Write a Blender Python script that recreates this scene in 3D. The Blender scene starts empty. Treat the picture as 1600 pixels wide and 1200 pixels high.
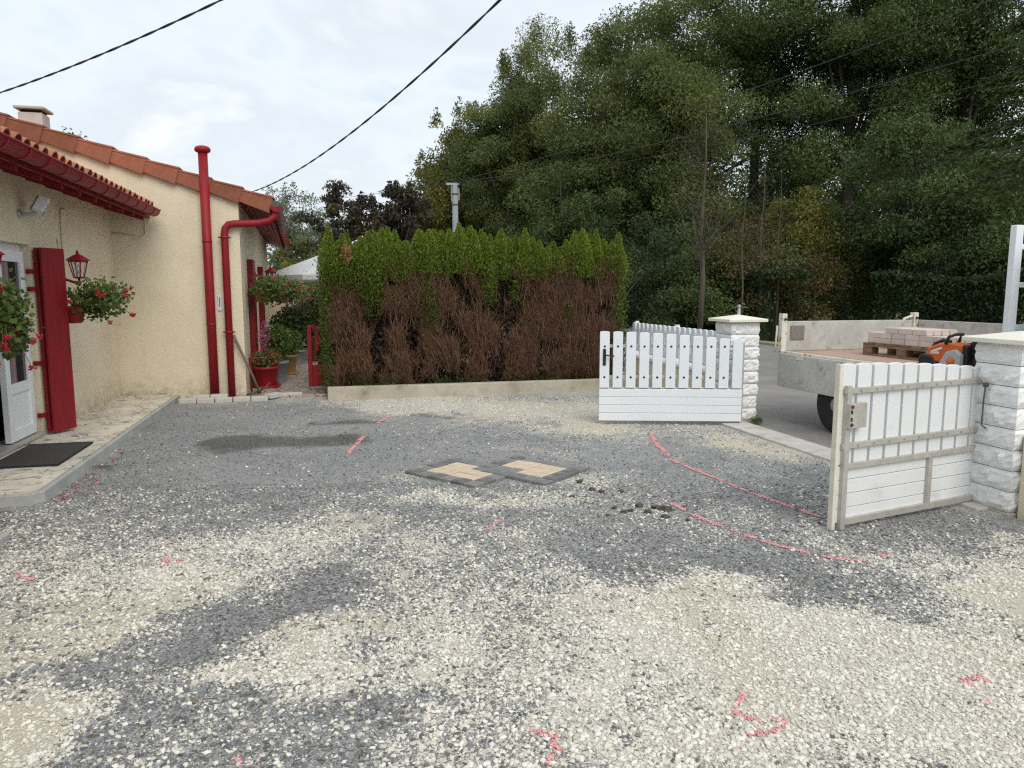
import bpy, bmesh, math, random
import numpy as np
from mathutils import Vector, Matrix, Euler
R = math.radians
random.seed(7); rng = np.random.default_rng(7)
sc = bpy.context.scene
COL = sc.collection

# ---------------------------------------------------------------- camera, sky, sun, exposure
CH, PITCH, FPX = 1.60, R(7.2), 1150.0
cam_d = bpy.data.cameras.new('camera'); cam = bpy.data.objects.new('camera', cam_d); COL.objects.link(cam)
cam.location = (0, 0, CH); cam.rotation_euler = (R(90) - PITCH, 0, 0)
cam_d.sensor_width = 36; cam_d.lens = 36 * FPX / 1600; cam_d.clip_start = .05; cam_d.clip_end = 2000
sc.camera = cam

SUN_EL, SUN_AZ = R(45), R(152)          # azimuth clockwise from +Y: behind the camera, to the left
W_ = bpy.data.worlds.new('World'); sc.world = W_; W_.use_nodes = True
nt = W_.node_tree; nt.nodes.clear()
def N(t, ty, **kw):
    n = t.nodes.new(ty)
    for k, v in kw.items(): setattr(n, k, v)
    return n
out = N(nt, 'ShaderNodeOutputWorld'); bg = N(nt, 'ShaderNodeBackground'); bg.inputs[1].default_value = .10
sky = N(nt, 'ShaderNodeTexSky', sky_type='NISHITA', sun_disc=False)
sky.sun_elevation = SUN_EL; sky.sun_rotation = SUN_AZ; sky.air_density = 1.2; sky.dust_density = 2.0
tc = N(nt, 'ShaderNodeTexCoord'); sx = N(nt, 'ShaderNodeSeparateXYZ')
nt.links.new(tc.outputs['Generated'], sx.inputs[0])
zz = N(nt, 'ShaderNodeMath', operation='MAXIMUM'); nt.links.new(sx.outputs[2], zz.inputs[0]); zz.inputs[1].default_value = 0
za = N(nt, 'ShaderNodeMath', operation='ADD'); nt.links.new(zz.outputs[0], za.inputs[0]); za.inputs[1].default_value = .22
dx = N(nt, 'ShaderNodeMath', operation='DIVIDE'); nt.links.new(sx.outputs[0], dx.inputs[0]); nt.links.new(za.outputs[0], dx.inputs[1])
dy = N(nt, 'ShaderNodeMath', operation='DIVIDE'); nt.links.new(sx.outputs[1], dy.inputs[0]); nt.links.new(za.outputs[0], dy.inputs[1])
cv = N(nt, 'ShaderNodeCombineXYZ'); nt.links.new(dx.outputs[0], cv.inputs[0]); nt.links.new(dy.outputs[0], cv.inputs[1])
cn = N(nt, 'ShaderNodeTexNoise'); cn.inputs['Scale'].default_value = 1.15; cn.inputs['Detail'].default_value = 7; cn.inputs['Roughness'].default_value = .55; cn.inputs['Distortion'].default_value = .35
nt.links.new(cv.outputs[0], cn.inputs['Vector'])
cr = N(nt, 'ShaderNodeValToRGB'); nt.links.new(cn.outputs[0], cr.inputs[0])
e = cr.color_ramp.elements
e[0].position = .30; e[0].color = (4.1, 4.85, 5.6, 1); e[1].position = .66; e[1].color = (7.1, 7.3, 7.5, 1)
m = cr.color_ramp.elements.new(.46); m.color = (6.0, 6.5, 6.95, 1)
m = cr.color_ramp.elements.new(.56); m.color = (5.5, 5.9, 6.3, 1)
mx = N(nt, 'ShaderNodeMix', data_type='RGBA'); mx.inputs[0].default_value = .93
nt.links.new(sky.outputs[0], mx.inputs[6]); nt.links.new(cr.outputs[0], mx.inputs[7])
nt.links.new(mx.outputs[2], bg.inputs[0]); nt.links.new(bg.outputs[0], out.inputs[0])

sd = bpy.data.lights.new('sun', 'SUN'); sd.energy = 1.1; sd.angle = R(38); sd.color = (1, .955, .88)
so = bpy.data.objects.new('sun', sd); COL.objects.link(so)
sdir = Vector((math.sin(SUN_AZ) * math.cos(SUN_EL), math.cos(SUN_AZ) * math.cos(SUN_EL), math.sin(SUN_EL)))
so.rotation_euler = sdir.to_track_quat('Z', 'Y').to_euler(); so.location = (0, 0, 30)
vs = sc.view_settings; vs.view_transform = 'Standard'; vs.look = 'None'; vs.exposure = 0.60; vs.gamma = 1
try: sc.cycles.use_denoising = False; sc.cycles.filter_width = 1.25; sc.cycles.max_bounces = 6; sc.cycles.diffuse_bounces = 3
except Exception: pass

# ---------------------------------------------------------------- frames and helpers
TH = R(14.04); CT, ST = math.cos(TH), math.sin(TH)
def H(w, u, z=0):                        # property frame (w right, u away from the camera) -> world
    return Vector((w * CT - u * ST, w * ST + u * CT, z))
def at(px, py, z=0):                     # where the sight line of a photo pixel meets height z
    a, b = (px - 800) / FPX, (600 - py) / FPX
    dz = b * math.cos(PITCH) - math.sin(PITCH); dy = b * math.sin(PITCH) + math.cos(PITCH)
    t = (z - CH) / dz
    return Vector((a * t, dy * t, z))
def atd(px, py, d):                      # ... meets forward distance d
    a, b = (px - 800) / FPX, (600 - py) / FPX
    dz = b * math.cos(PITCH) - math.sin(PITCH); dy = b * math.sin(PITCH) + math.cos(PITCH)
    t = d / dy
    return Vector((a * t, d, CH + dz * t))
def toH(p): return (p[0] * CT + p[1] * ST, -p[0] * ST + p[1] * CT)

# ---------------------------------------------------------------- materials
def new_mat(name):
    m = bpy.data.materials.new(name); m.use_nodes = True
    return m, m.node_tree, m.node_tree.nodes['Principled BSDF']
def mat(name, col, rough=.7, var=.12, scale=6., bump=0., bscale=60., metal=0., col2=None, rnd=0., stretch=None, dirt=None, dscale=2.5, dlo=.52, dhi=.7, spec=.4):
    m, t, b = new_mat(name)
    tc = N(t, 'ShaderNodeTexCoord'); vec = tc.outputs['Object']
    if stretch:
        mp = N(t, 'ShaderNodeMapping'); mp.inputs['Scale'].default_value = stretch
        t.links.new(vec, mp.inputs[0]); svec = mp.outputs[0]
    else: svec = vec
    n = N(t, 'ShaderNodeTexNoise'); n.inputs['Scale'].default_value = scale; n.inputs['Detail'].default_value = 6; n.inputs['Roughness'].default_value = .6
    t.links.new(svec, n.inputs['Vector'])
    mr = N(t, 'ShaderNodeMapRange'); mr.inputs[1].default_value = .3; mr.inputs[2].default_value = .7
    t.links.new(n.outputs[0], mr.inputs[0])
    mx = N(t, 'ShaderNodeMix', data_type='RGBA')
    a = tuple(c * (1 - var) for c in col); c2 = col2 if col2 else tuple(min(1, c * (1 + var)) for c in col)
    mx.inputs[6].default_value = (*(a if not col2 else col), 1); mx.inputs[7].default_value = (*c2, 1)
    t.links.new(mr.outputs[0], mx.inputs[0]); cur = mx.outputs[2]
    if rnd:
        oi = N(t, 'ShaderNodeObjectInfo'); r = N(t, 'ShaderNodeMapRange'); r.inputs[3].default_value = 1 - rnd; r.inputs[4].default_value = 1 + rnd
        t.links.new(oi.outputs['Random'], r.inputs[0])
        mu = N(t, 'ShaderNodeMix', data_type='RGBA', blend_type='MULTIPLY'); mu.inputs[0].default_value = 1
        t.links.new(cur, mu.inputs[6]); t.links.new(r.outputs[0], mu.inputs[7]); cur = mu.outputs[2]
    if dirt:
        dn = N(t, 'ShaderNodeTexNoise'); dn.inputs['Scale'].default_value = dscale; dn.inputs['Detail'].default_value = 8; dn.inputs['Roughness'].default_value = .68
        t.links.new(vec, dn.inputs['Vector'])
        dr = N(t, 'ShaderNodeMapRange'); dr.inputs[1].default_value = dlo; dr.inputs[2].default_value = dhi; t.links.new(dn.outputs[0], dr.inputs[0])
        dm = N(t, 'ShaderNodeMix', data_type='RGBA'); t.links.new(dr.outputs[0], dm.inputs[0]); t.links.new(cur, dm.inputs[6]); dm.inputs[7].default_value = (*dirt, 1); cur = dm.outputs[2]
    t.links.new(cur, b.inputs['Base Color'])
    b.inputs['Roughness'].default_value = rough; b.inputs['Metallic'].default_value = metal; b.inputs['Specular IOR Level'].default_value = spec
    if bump:
        bn = N(t, 'ShaderNodeTexNoise'); bn.inputs['Scale'].default_value = bscale; bn.inputs['Detail'].default_value = 4
        t.links.new(svec, bn.inputs['Vector'])
        bp = N(t, 'ShaderNodeBump'); bp.inputs['Distance'].default_value = bump; bp.inputs['Strength'].default_value = .9
        t.links.new(bn.outputs[0], bp.inputs['Height']); t.links.new(bp.outputs[0], b.inputs['Normal'])
    return m
def leaf_mat(name, c1, c2, trans=.3, rough=.55, accent=None, acc_at=.9):
    m, t, b = new_mat(name)
    at_ = N(t, 'ShaderNodeAttribute', attribute_name='tint'); rp = N(t, 'ShaderNodeValToRGB')
    t.links.new(at_.outputs['Fac'], rp.inputs[0])
    e = rp.color_ramp.elements; e[0].color = (*c1, 1); e[1].color = (*c2, 1)
    if accent:
        e[1].position = acc_at - .06; x = rp.color_ramp.elements.new(acc_at); x.color = (*accent, 1)
    t.links.new(rp.outputs[0], b.inputs['Base Color']); b.inputs['Roughness'].default_value = rough; b.inputs['Specular IOR Level'].default_value = .3
    tr = N(t, 'ShaderNodeBsdfTranslucent'); t.links.new(rp.outputs[0], tr.inputs[0])
    ms = N(t, 'ShaderNodeMixShader'); ms.inputs[0].default_value = trans
    o = t.nodes['Material Output']; t.links.new(b.outputs[0], ms.inputs[1]); t.links.new(tr.outputs[0], ms.inputs[2]); t.links.new(ms.outputs[0], o.inputs[0])
    return m
M = {}
def crepi(name, col, dirt):
    m, t, b = new_mat(name)
    tc = N(t, 'ShaderNodeTexCoord'); mp = N(t, 'ShaderNodeMapping'); mp.inputs['Scale'].default_value = (1, 1, .55)
    t.links.new(tc.outputs['Object'], mp.inputs[0])
    v = N(t, 'ShaderNodeTexNoise'); v.inputs['Scale'].default_value = 34; v.inputs['Detail'].default_value = 3; v.inputs['Distortion'].default_value = 1.6
    t.links.new(mp.outputs[0], v.inputs['Vector'])
    mr = N(t, 'ShaderNodeMapRange'); mr.inputs[1].default_value = .42; mr.inputs[2].default_value = .62; t.links.new(v.outputs[0], mr.inputs[0])
    bp = N(t, 'ShaderNodeBump'); bp.inputs['Distance'].default_value = .0022; bp.inputs['Strength'].default_value = .8; t.links.new(mr.outputs[0], bp.inputs['Height'])
    t.links.new(bp.outputs[0], b.inputs['Normal'])
    n = N(t, 'ShaderNodeTexNoise'); n.inputs['Scale'].default_value = 1.3; n.inputs['Detail'].default_value = 8; n.inputs['Roughness'].default_value = .65
    t.links.new(tc.outputs['Object'], n.inputs['Vector'])
    r2 = N(t, 'ShaderNodeMapRange'); r2.inputs[1].default_value = .45; r2.inputs[2].default_value = .78; t.links.new(n.outputs[0], r2.inputs[0])
    mx = N(t, 'ShaderNodeMix', data_type='RGBA'); mx.inputs[6].default_value = (*col, 1); mx.inputs[7].default_value = (*dirt, 1); t.links.new(r2.outputs[0], mx.inputs[0])
    # splash dirt above the ground and faint rain streaks
    sz = N(t, 'ShaderNodeSeparateXYZ'); t.links.new(tc.outputs['Object'], sz.inputs[0])
    lo = N(t, 'ShaderNodeMapRange'); lo.inputs[1].default_value = .42; lo.inputs[2].default_value = .08; t.links.new(sz.outputs[2], lo.inputs[0])
    sn = N(t, 'ShaderNodeTexNoise'); sn.inputs['Scale'].default_value = 7; sn.inputs['Detail'].default_value = 8; sn.inputs['Roughness'].default_value = .7; t.links.new(tc.outputs['Object'], sn.inputs['Vector'])
    s2 = N(t, 'ShaderNodeMapRange'); s2.inputs[1].default_value = .40; s2.inputs[2].default_value = .68; t.links.new(sn.outputs[0], s2.inputs[0])
    ml = N(t, 'ShaderNodeMath', operation='MULTIPLY'); t.links.new(lo.outputs[0], ml.inputs[0]); t.links.new(s2.outputs[0], ml.inputs[1])
    mq = N(t, 'ShaderNodeMapping'); mq.inputs['Scale'].default_value = (9, 9, .35); t.links.new(tc.outputs['Object'], mq.inputs[0])
    st = N(t, 'ShaderNodeTexNoise'); st.inputs['Scale'].default_value = 1; st.inputs['Detail'].default_value = 5; t.links.new(mq.outputs[0], st.inputs['Vector'])
    s3 = N(t, 'ShaderNodeMapRange'); s3.inputs[1].default_value = .56; s3.inputs[2].default_value = .80; s3.inputs[4].default_value = .10; t.links.new(st.outputs[0], s3.inputs[0])
    mm = N(t, 'ShaderNodeMath', operation='MAXIMUM'); t.links.new(ml.outputs[0], mm.inputs[0]); t.links.new(s3.outputs[0], mm.inputs[1])
    md_ = N(t, 'ShaderNodeMix', data_type='RGBA'); t.links.new(mm.outputs[0], md_.inputs[0]); t.links.new(mx.outputs[2], md_.inputs[6]); md_.inputs[7].default_value = (.40, .34, .25, 1)
    t.links.new(md_.outputs[2], b.inputs['Base Color']); b.inputs['Roughness'].default_value = .9; b.inputs['Specular IOR Level'].default_value = .2
    return m
M['wall'] = crepi('cream_render', (.77, .675, .50), (.67, .575, .42))
M['wall_plain'] = mat('cream_wall', (.74, .64, .44), .85, .08, 3, .002, 120, dirt=(.55, .47, .34))
M['red'] = mat('red_paint', (.27, .012, .018), .5, .16, 3, .0006, 40, spec=.3, dirt=(.18, .022, .024), dlo=.55, dhi=.85, dscale=3.5)
M['red_wood'] = mat('red_wood', (.235, .010, .016), .55, .22, 5, .001, 30, stretch=(8, 8, .6), spec=.3, dirt=(.16, .018, .02), dlo=.5, dhi=.8)
M['red_gutter'] = mat('red_gutter', (.22, .012, .022), .5, .18, 4, spec=.25)
M['tile'] = mat('terracotta', (.30, .105, .058), .85, .22, 7, .002, 90, rnd=.24, dirt=(.20, .11, .075), dlo=.52, dhi=.75, dscale=4)
M['tile2'] = mat('terracotta_old', (.42, .17, .09), .85, .25, 10, .001, 90, rnd=.2, dirt=(.2, .13, .09), dlo=.5, dhi=.75)
M['white'] = mat('white_lacquer', (.80, .83, .86), .38, .03, 2, 0, rnd=.02, dirt=(.66, .66, .6), dlo=.66, dhi=.9)
M['white_back'] = mat('white_aged', (.76, .77, .77), .45, .05, 3, 0, dirt=(.55, .54, .48), dlo=.6, dhi=.85)
M['cream_edge'] = mat('yellowed_white', (.72, .68, .56), .5, .1, 9, 0, dirt=(.3, .25, .15), dlo=.62, dhi=.7, dscale=9)
M['pvc'] = mat('white_pvc', (.80, .81, .82), .35, .02, 2)
M['alu'] = mat('aged_aluminium', (.50, .475, .43), .5, .14, 12, .0004, 60, metal=.3, stretch=(1, 1, 1))
M['galv'] = mat('galvanised', (.40, .41, .42), .5, .12, 8, metal=.5)
M['black'] = mat('black_plastic', (.018, .018, .02), .4, .1, 5)
M['rubber'] = mat('rubber', (.022, .022, .023), .8, .2, 20, .001, 60)
M['dark'] = mat('dark_interior', (.02, .018, .016), .9, .2, 3)
M['stone'] = mat('split_stone', (.82, .82, .81), .85, .06, 9, .002, 45, dirt=(.58, .56, .52), dlo=.62, dhi=.85, dscale=5)
M['cap'] = mat('cream_cap', (.80, .765, .65), .75, .06, 5, .001, 80, dirt=(.6, .54, .4), dlo=.6, dhi=.9)
M['conc'] = mat('concrete', (.48, .43, .35), .9, .18, 6, .003, 70, dirt=(.25, .20, .13), dlo=.5, dhi=.72, dscale=3)
M['conc_lt'] = mat('light_concrete', (.56, .53, .48), .9, .14, 7, .002, 90, dirt=(.34, .30, .25), dlo=.52, dhi=.75)
M['kerb'] = mat('grey_kerb', (.42, .42, .39), .85, .15, 7, .002, 80)
M['paver_dk'] = mat('charcoal_paver', (.19, .187, .183), .95, .2, 20, .0015, 160, rnd=.28, dirt=(.27, .26, .24), dlo=.5, dhi=.75, dscale=9)
M['paver_lt'] = mat('sand_paver', (.62, .50, .37), .9, .10, 18, .001, 160, rnd=.05)
M['paver_pk'] = mat('pale_paver', (.62, .53, .47), .9, .10, 12, .0015, 120, rnd=.10, dirt=(.45, .34, .28), dlo=.55, dhi=.8, dscale=8)
M['wood'] = mat('pallet_wood', (.21, .14, .09), .85, .35, 7, .001, 60, stretch=(1, 1, 6), rnd=.2)
M['ply'] = mat('bed_boards', (.42, .29, .22), .8, .2, 5, .001, 60, stretch=(8, .6, 1), rnd=.1)
M['truck_white'] = mat('truck_white', (.78, .80, .82), .35, .04, 2)
M['truck_grey'] = mat('worn_dropside', (.52, .515, .475), .55, .14, 6, .001, 60, dirt=(.30, .25, .19), dlo=.56, dhi=.72, dscale=7, metal=.15)
M['truck_worn'] = mat('worn_white_paint', (.70, .66, .56), .6, .12, 8, .001, 60, dirt=(.26, .19, .11), dlo=.55, dhi=.62, dscale=11)
M['orange'] = mat('orange_plastic', (.66, .13, .02), .4, .08, 6)
M['grey_pl'] = mat('grey_plastic', (.42, .43, .44), .4, .06, 6)
M['teal'] = mat('teal_bag', (.06, .30, .25), .4, .2, 9)
M['bagw'] = mat('white_bag', (.7, .72, .72), .4, .1, 9)
M['wire'] = mat('black_cable', (.035, .035, .037), .6, .1, 20)
M['thin_wire'] = mat('grey_wire', (.045, .045, .047), .5, .1, 20)
M['bark'] = mat('bark', (.085, .07, .055), .95, .3, 4, .01, 14, stretch=(1, 1, .25))
M['bark_lt'] = mat('pale_bark', (.095, .078, .058), .95, .25, 5, .006, 20, stretch=(1, 1, .3))
M['twig'] = mat('dead_twig', (.33, .185, .11), .95, .45, 14, 0, col2=(.10, .052, .032))
M['stem_shade_dk'] = mat('dark_stem_and_shade', (.05, .03, .02), .95, .3, 5)
M['canvas'] = leaf_mat('white_canvas', (.88, .89, .89), (.88, .89, .89), .45, .8)
M['steel'] = mat('worn_steel', (.12, .11, .10), .5, .3, 12, metal=.6)
M['handle_wood'] = mat('grey_wood', (.16, .13, .10), .85, .25, 8, stretch=(1, 1, .2))
M['grey_pot'] = mat('grey_pot', (.24, .25, .27), .6, .1, 5)
M['ochre'] = mat('ochre_pot', (.33, .20, .07), .6, .15, 5)
M['terra'] = mat('terracotta_pot', (.45, .17, .08), .8, .15, 6)
M['soil'] = mat('soil', (.06, .045, .03), .95, .3, 20, .004, 60)
M['mat_rub'] = mat('coir_mat', (.06, .055, .052), .95, .25, 40, .003, 220)
M['asphalt'] = mat('asphalt', (.25, .235, .22), .9, .16, 2.2, .003, 160, dirt=(.33, .30, .26), dlo=.5, dhi=.7, dscale=.9)
M['grass'] = mat('dry_grass', (.16, .15, .075), .95, .3, 3, .02, 25, col2=(.10, .12, .045))
M['earth'] = mat('earth', (.10, .085, .055), .95, .3, 4, .02, 20)
M['clod'] = mat('earth_clod', (.085, .075, .062), .95, .3, 15, .003, 60)
M['glass'] = None
gm, gt, gb = new_mat('window_glass'); gb.inputs['Base Color'].default_value = (.03, .035, .04, 1); gb.inputs['Roughness'].default_value = .05; gb.inputs['Specular IOR Level'].default_value = .7
M['glass'] = gm
cm, ct, cb = new_mat('clear_glass'); cb.inputs['Base Color'].default_value = (.9, .93, .95, 1); cb.inputs['Roughness'].default_value = .03; cb.inputs['Transmission Weight'].default_value = .92; cb.inputs['IOR'].default_value = 1.1
M['clear'] = cm
M['bulb'] = mat('opal_bulb', (.75, .75, .72), .4, .02, 3)
M['curtain'] = mat('curtain', (.16, .05, .06), .9, .5, 3, stretch=(9, 9, .1), col2=(.30, .28, .28))
M['interior'] = mat('room_dark', (.05, .05, .06), .9, .3, 2)
# stamped concrete of the terrace, crazy paving of the garden path
def paving(name, c1, c2, joint, scale, wet=.6):
    m, t, b = new_mat(name)
    tc = N(t, 'ShaderNodeTexCoord'); nz = N(t, 'ShaderNodeTexNoise'); nz.inputs['Scale'].default_value = 2.2; nz.inputs['Detail'].default_value = 3
    t.links.new(tc.outputs['Object'], nz.inputs['Vector'])
    va = N(t, 'ShaderNodeVectorMath', operation='MULTIPLY_ADD'); t.links.new(nz.outputs[1], va.inputs[0]); va.inputs[1].default_value = (.35, .35, 0); t.links.new(tc.outputs['Object'], va.inputs[2])
    v = N(t, 'ShaderNodeTexVoronoi', feature='DISTANCE_TO_EDGE'); v.inputs['Scale'].default_value = scale; t.links.new(va.outputs[0], v.inputs['Vector'])
    n2 = N(t, 'ShaderNodeTexNoise'); n2.inputs['Scale'].default_value = 5; n2.inputs['Detail'].default_value = 7; n2.inputs['Distortion'].default_value = 1.2
    mp = N(t, 'ShaderNodeMapping'); mp.inputs['Scale'].default_value = (2.5, 1, 1); t.links.new(tc.outputs['Object'], mp.inputs[0]); t.links.new(mp.outputs[0], n2.inputs['Vector'])
    r0 = N(t, 'ShaderNodeMapRange'); r0.inputs[1].default_value = .42; r0.inputs[2].default_value = .66; t.links.new(n2.outputs[0], r0.inputs[0])
    mx = N(t, 'ShaderNodeMix', data_type='RGBA'); t.links.new(r0.outputs[0], mx.inputs[0]); mx.inputs[6].default_value = (*c1, 1); mx.inputs[7].default_value = (*c2, 1)
    r1 = N(t, 'ShaderNodeMapRange'); r1.inputs[1].default_value = .012; r1.inputs[2].default_value = .035; t.links.new(v.outputs[0], r1.inputs[0])
    m2 = N(t, 'ShaderNodeMix', data_type='RGBA'); t.links.new(r1.outputs[0], m2.inputs[0]); m2.inputs[6].default_value = (*joint, 1); t.links.new(mx.outputs[2], m2.inputs[7])
    t.links.new(m2.outputs[2], b.inputs['Base Color']); b.inputs['Roughness'].default_value = wet
    ad = N(t, 'ShaderNodeMath', operation='MULTIPLY_ADD'); t.links.new(r1.outputs[0], ad.inputs[0]); ad.inputs[1].default_value = 1; t.links.new(n2.outputs[0], ad.inputs[2])
    bp = N(t, 'ShaderNodeBump'); bp.inputs['Distance'].default_value = .006; t.links.new(ad.outputs[0], bp.inputs['Height']); t.links.new(bp.outputs[0], b.inputs['Normal'])
    return m
def stamped():
    m, t, b = new_mat('stamped_concrete'); tc = N(t, 'ShaderNodeTexCoord')
    def ns(scale, det, dist, st):
        mp = N(t, 'ShaderNodeMapping'); mp.inputs['Scale'].default_value = st; t.links.new(tc.outputs['Object'], mp.inputs[0])
        n = N(t, 'ShaderNodeTexNoise'); n.inputs['Scale'].default_value = scale; n.inputs['Detail'].default_value = det; n.inputs['Distortion'].default_value = dist; t.links.new(mp.outputs[0], n.inputs['Vector']); return n.outputs[0]
    def mr(src, a, b_, c=0, d=1):
        r = N(t, 'ShaderNodeMapRange'); r.inputs[1].default_value = a; r.inputs[2].default_value = b_; r.inputs[3].default_value = c; r.inputs[4].default_value = d; t.links.new(src, r.inputs[0]); return r.outputs[0]
    def op(o, a, b_):
        n = N(t, 'ShaderNodeMath', operation=o); t.links.new(a, n.inputs[0])
        if isinstance(b_, (int, float)): n.inputs[1].default_value = b_
        else: t.links.new(b_, n.inputs[1])
        return n.outputs[0]
    line = mr(op('ABSOLUTE', op('SUBTRACT', ns(4.0, 2, 1.6, (1, 1.9, 1)), .5), 0), .008, .034, 1, 0)
    brk = mr(ns(6, 2, 0, (1, 1, 1)), .42, .50)
    st = op('MULTIPLY', line, brk); tone = mr(ns(2.2, 6, .4, (1, 1, 1)), .38, .66)
    c1 = N(t, 'ShaderNodeMix', data_type='RGBA'); c1.inputs[6].default_value = (.76, .70, .57, 1); c1.inputs[7].default_value = (.58, .52, .43, 1); t.links.new(tone, c1.inputs[0])
    c2 = N(t, 'ShaderNodeMix', data_type='RGBA'); t.links.new(st, c2.inputs[0]); t.links.new(c1.outputs[2], c2.inputs[6]); c2.inputs[7].default_value = (.19, .175, .16, 1)
    t.links.new(c2.outputs[2], b.inputs['Base Color']); b.inputs['Roughness'].default_value = .75
    bp = N(t, 'ShaderNodeBump', invert=True); bp.inputs['Distance'].default_value = .006; t.links.new(st, bp.inputs['Height']); t.links.new(bp.outputs[0], b.inputs['Normal']); return m
M['terrace'] = stamped()
M['crazy'] = paving('crazy_paving', (.44, .36, .29), (.30, .22, .18), (.13, .11, .10), 3.2, .42)
# leaves
M['ash'] = leaf_mat('ash_leaf', (.080, .106, .034), (.22, .255, .084), .40, accent=(.22, .20, .05), acc_at=.94)
M['oak'] = leaf_mat('oak_leaf', (.040, .066, .022), (.122, .162, .048), .25)
M['yellowing'] = leaf_mat('yellowing_leaf', (.085, .105, .026), (.22, .215, .055), .36, accent=(.36, .27, .05), acc_at=.88)
M['willow'] = leaf_mat('silver_leaf', (.11, .14, .085), (.24, .27, .18), .25)
M['plum'] = leaf_mat('plum_leaf', (.030, .027, .020), (.080, .070, .046), .25, accent=(.26, .19, .055), acc_at=.90)
M['hedge'] = leaf_mat('hedge_leaf', (.022, .042, .014), (.055, .085, .026), .2, accent=(.12, .075, .03), acc_at=.95)
M['thuja'] = leaf_mat('thuja_spray', (.075, .115, .018), (.25, .325, .045), .30)
M['deadspray'] = leaf_mat('dead_spray', (.30, .15, .06), (.48, .28, .14), .15)
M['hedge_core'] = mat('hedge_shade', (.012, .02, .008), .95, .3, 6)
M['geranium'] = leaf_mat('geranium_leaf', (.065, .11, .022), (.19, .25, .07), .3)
M['bloom'] = leaf_mat('red_bloom', (.42, .012, .035), (.62, .06, .10), .25)
M['pinkbloom'] = leaf_mat('pink_bloom', (.42, .08, .20), (.60, .22, .34), .25)
M['spruce'] = leaf_mat('spruce_needle', (.045, .075, .022), (.13, .17, .05), .15)
M['brownleaf'] = leaf_mat('brown_leaf', (.075, .055, .022), (.16, .105, .04), .25, accent=(.10, .13, .04), acc_at=.6)
M['pink'] = leaf_mat('pink_paint', (.66, .24, .25), (.80, .46, .45), 0, .85)

# ---------------------------------------------------------------- mesh builders
class MB:
    def __init__(s): s.v = []; s.f = []
    def add(s, vs, fs):
        o = len(s.v); s.v += [tuple(v) for v in vs]; s.f += [tuple(i + o for i in f) for f in fs]; return s
    def box(s, c, d, rot=None):
        hx, hy, hz = d[0] / 2, d[1] / 2, d[2] / 2
        p = [Vector((x, y, z)) for z in (-hz, hz) for x, y in ((-hx, -hy), (hx, -hy), (hx, hy), (-hx, hy))]
        if rot is not None: p = [rot @ q for q in p]
        c = Vector(c)
        return s.add([q + c for q in p], [(3, 2, 1, 0), (4, 5, 6, 7), (0, 1, 5, 4), (1, 2, 6, 5), (2, 3, 7, 6), (3, 0, 4, 7)])
    def b2(s, lo, hi): return s.box([(a + b) / 2 for a, b in zip(lo, hi)], [b - a for a, b in zip(lo, hi)])
    def tube(s, pts, r, n=8, caps=True):
        pts = [Vector(p) for p in pts]; k = len(pts)
        rs = r if isinstance(r, (list, tuple)) else [r] * k
        d0 = (pts[1] - pts[0]).normalized(); ref = Vector((0, 0, 1)) if abs(d0.z) < .9 else Vector((1, 0, 0))
        a = d0.cross(ref).normalized(); vs = []
        for i, p in enumerate(pts):
            d = (pts[min(i + 1, k - 1)] - pts[max(i - 1, 0)]).normalized()
            a = (a - d * a.dot(d)).normalized(); b = d.cross(a)
            vs += [p + (a * math.cos(2 * math.pi * j / n) + b * math.sin(2 * math.pi * j / n)) * rs[i] for j in range(n)]
        fs = [(i * n + j, i * n + (j + 1) % n, (i + 1) * n + (j + 1) % n, (i + 1) * n + j) for i in range(k - 1) for j in range(n)]
        if caps: fs += [tuple(reversed(range(n))), tuple((k - 1) * n + j for j in range(n))]
        return s.add(vs, fs)
    def lathe(s, prof, n=20, c=(0, 0, 0), M4=None):
        vs = [Vector((r * math.cos(2 * math.pi * j / n), r * math.sin(2 * math.pi * j / n), z)) for r, z in prof for j in range(n)]
        if M4 is not None: vs = [M4 @ v for v in vs]
        vs = [v + Vector(c) for v in vs]; k = len(prof)
        fs = [(i * n + j, i * n + (j + 1) % n, (i + 1) * n + (j + 1) % n, (i + 1) * n + j) for i in range(k - 1) for j in range(n)]
        fs += [tuple(reversed(range(n))), tuple((k - 1) * n + j for j in range(n))]
        return s.add(vs, fs)
    def prism(s, poly, y0, y1, sh=0.):        # polygon in x,z extruded along y, drifting by sh per metre
        n = len(poly); k_ = sh * (y1 - y0); vs = [(x, y0, z) for x, z in poly] + [(x + k_, y1, z) for x, z in poly]
        return s.add(vs, [tuple(range(n)), tuple(reversed(range(n, 2 * n)))] + [(i + n, (i + 1) % n + n, (i + 1) % n, i) for i in range(n)])
    def prismz(s, poly, z0, z1):
        n = len(poly); vs = [(x, y, z0) for x, y in poly] + [(x, y, z1) for x, y in poly]
        return s.add(vs, [tuple(reversed(range(n))), tuple(range(n, 2 * n))] + [(i, (i + 1) % n, (i + 1) % n + n, i + n) for i in range(n)])
    def mesh(s, name, m):
        me = bpy.data.meshes.new(name); me.from_pydata(s.v, [], s.f); me.materials.append(M[m] if isinstance(m, str) else m); me.update()
        return me
    def build(s, name, m, parent=None, smooth=False, bevel=0, loc=None, label=None):
        me = s.mesh(name, m)
        if smooth: me.polygons.foreach_set('use_smooth', [True] * len(me.polygons))
        return link(name, me, parent, loc, bevel=bevel, label=label)
def link(name, me, parent=None, loc=None, rot=None, bevel=0, label=None, scale=None):
    o = bpy.data.objects.new(name, me); COL.objects.link(o); o.parent = parent
    if loc is not None: o.location = loc
    if rot is not None: o.rotation_euler = rot
    if scale is not None: o.scale = scale
    if bevel:
        b = o.modifiers.new('bevel', 'BEVEL'); b.width = bevel; b.segments = 2; b.limit_method = 'ANGLE'; b.angle_limit = R(40)
    if label: o['label'] = label
    return o
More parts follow.
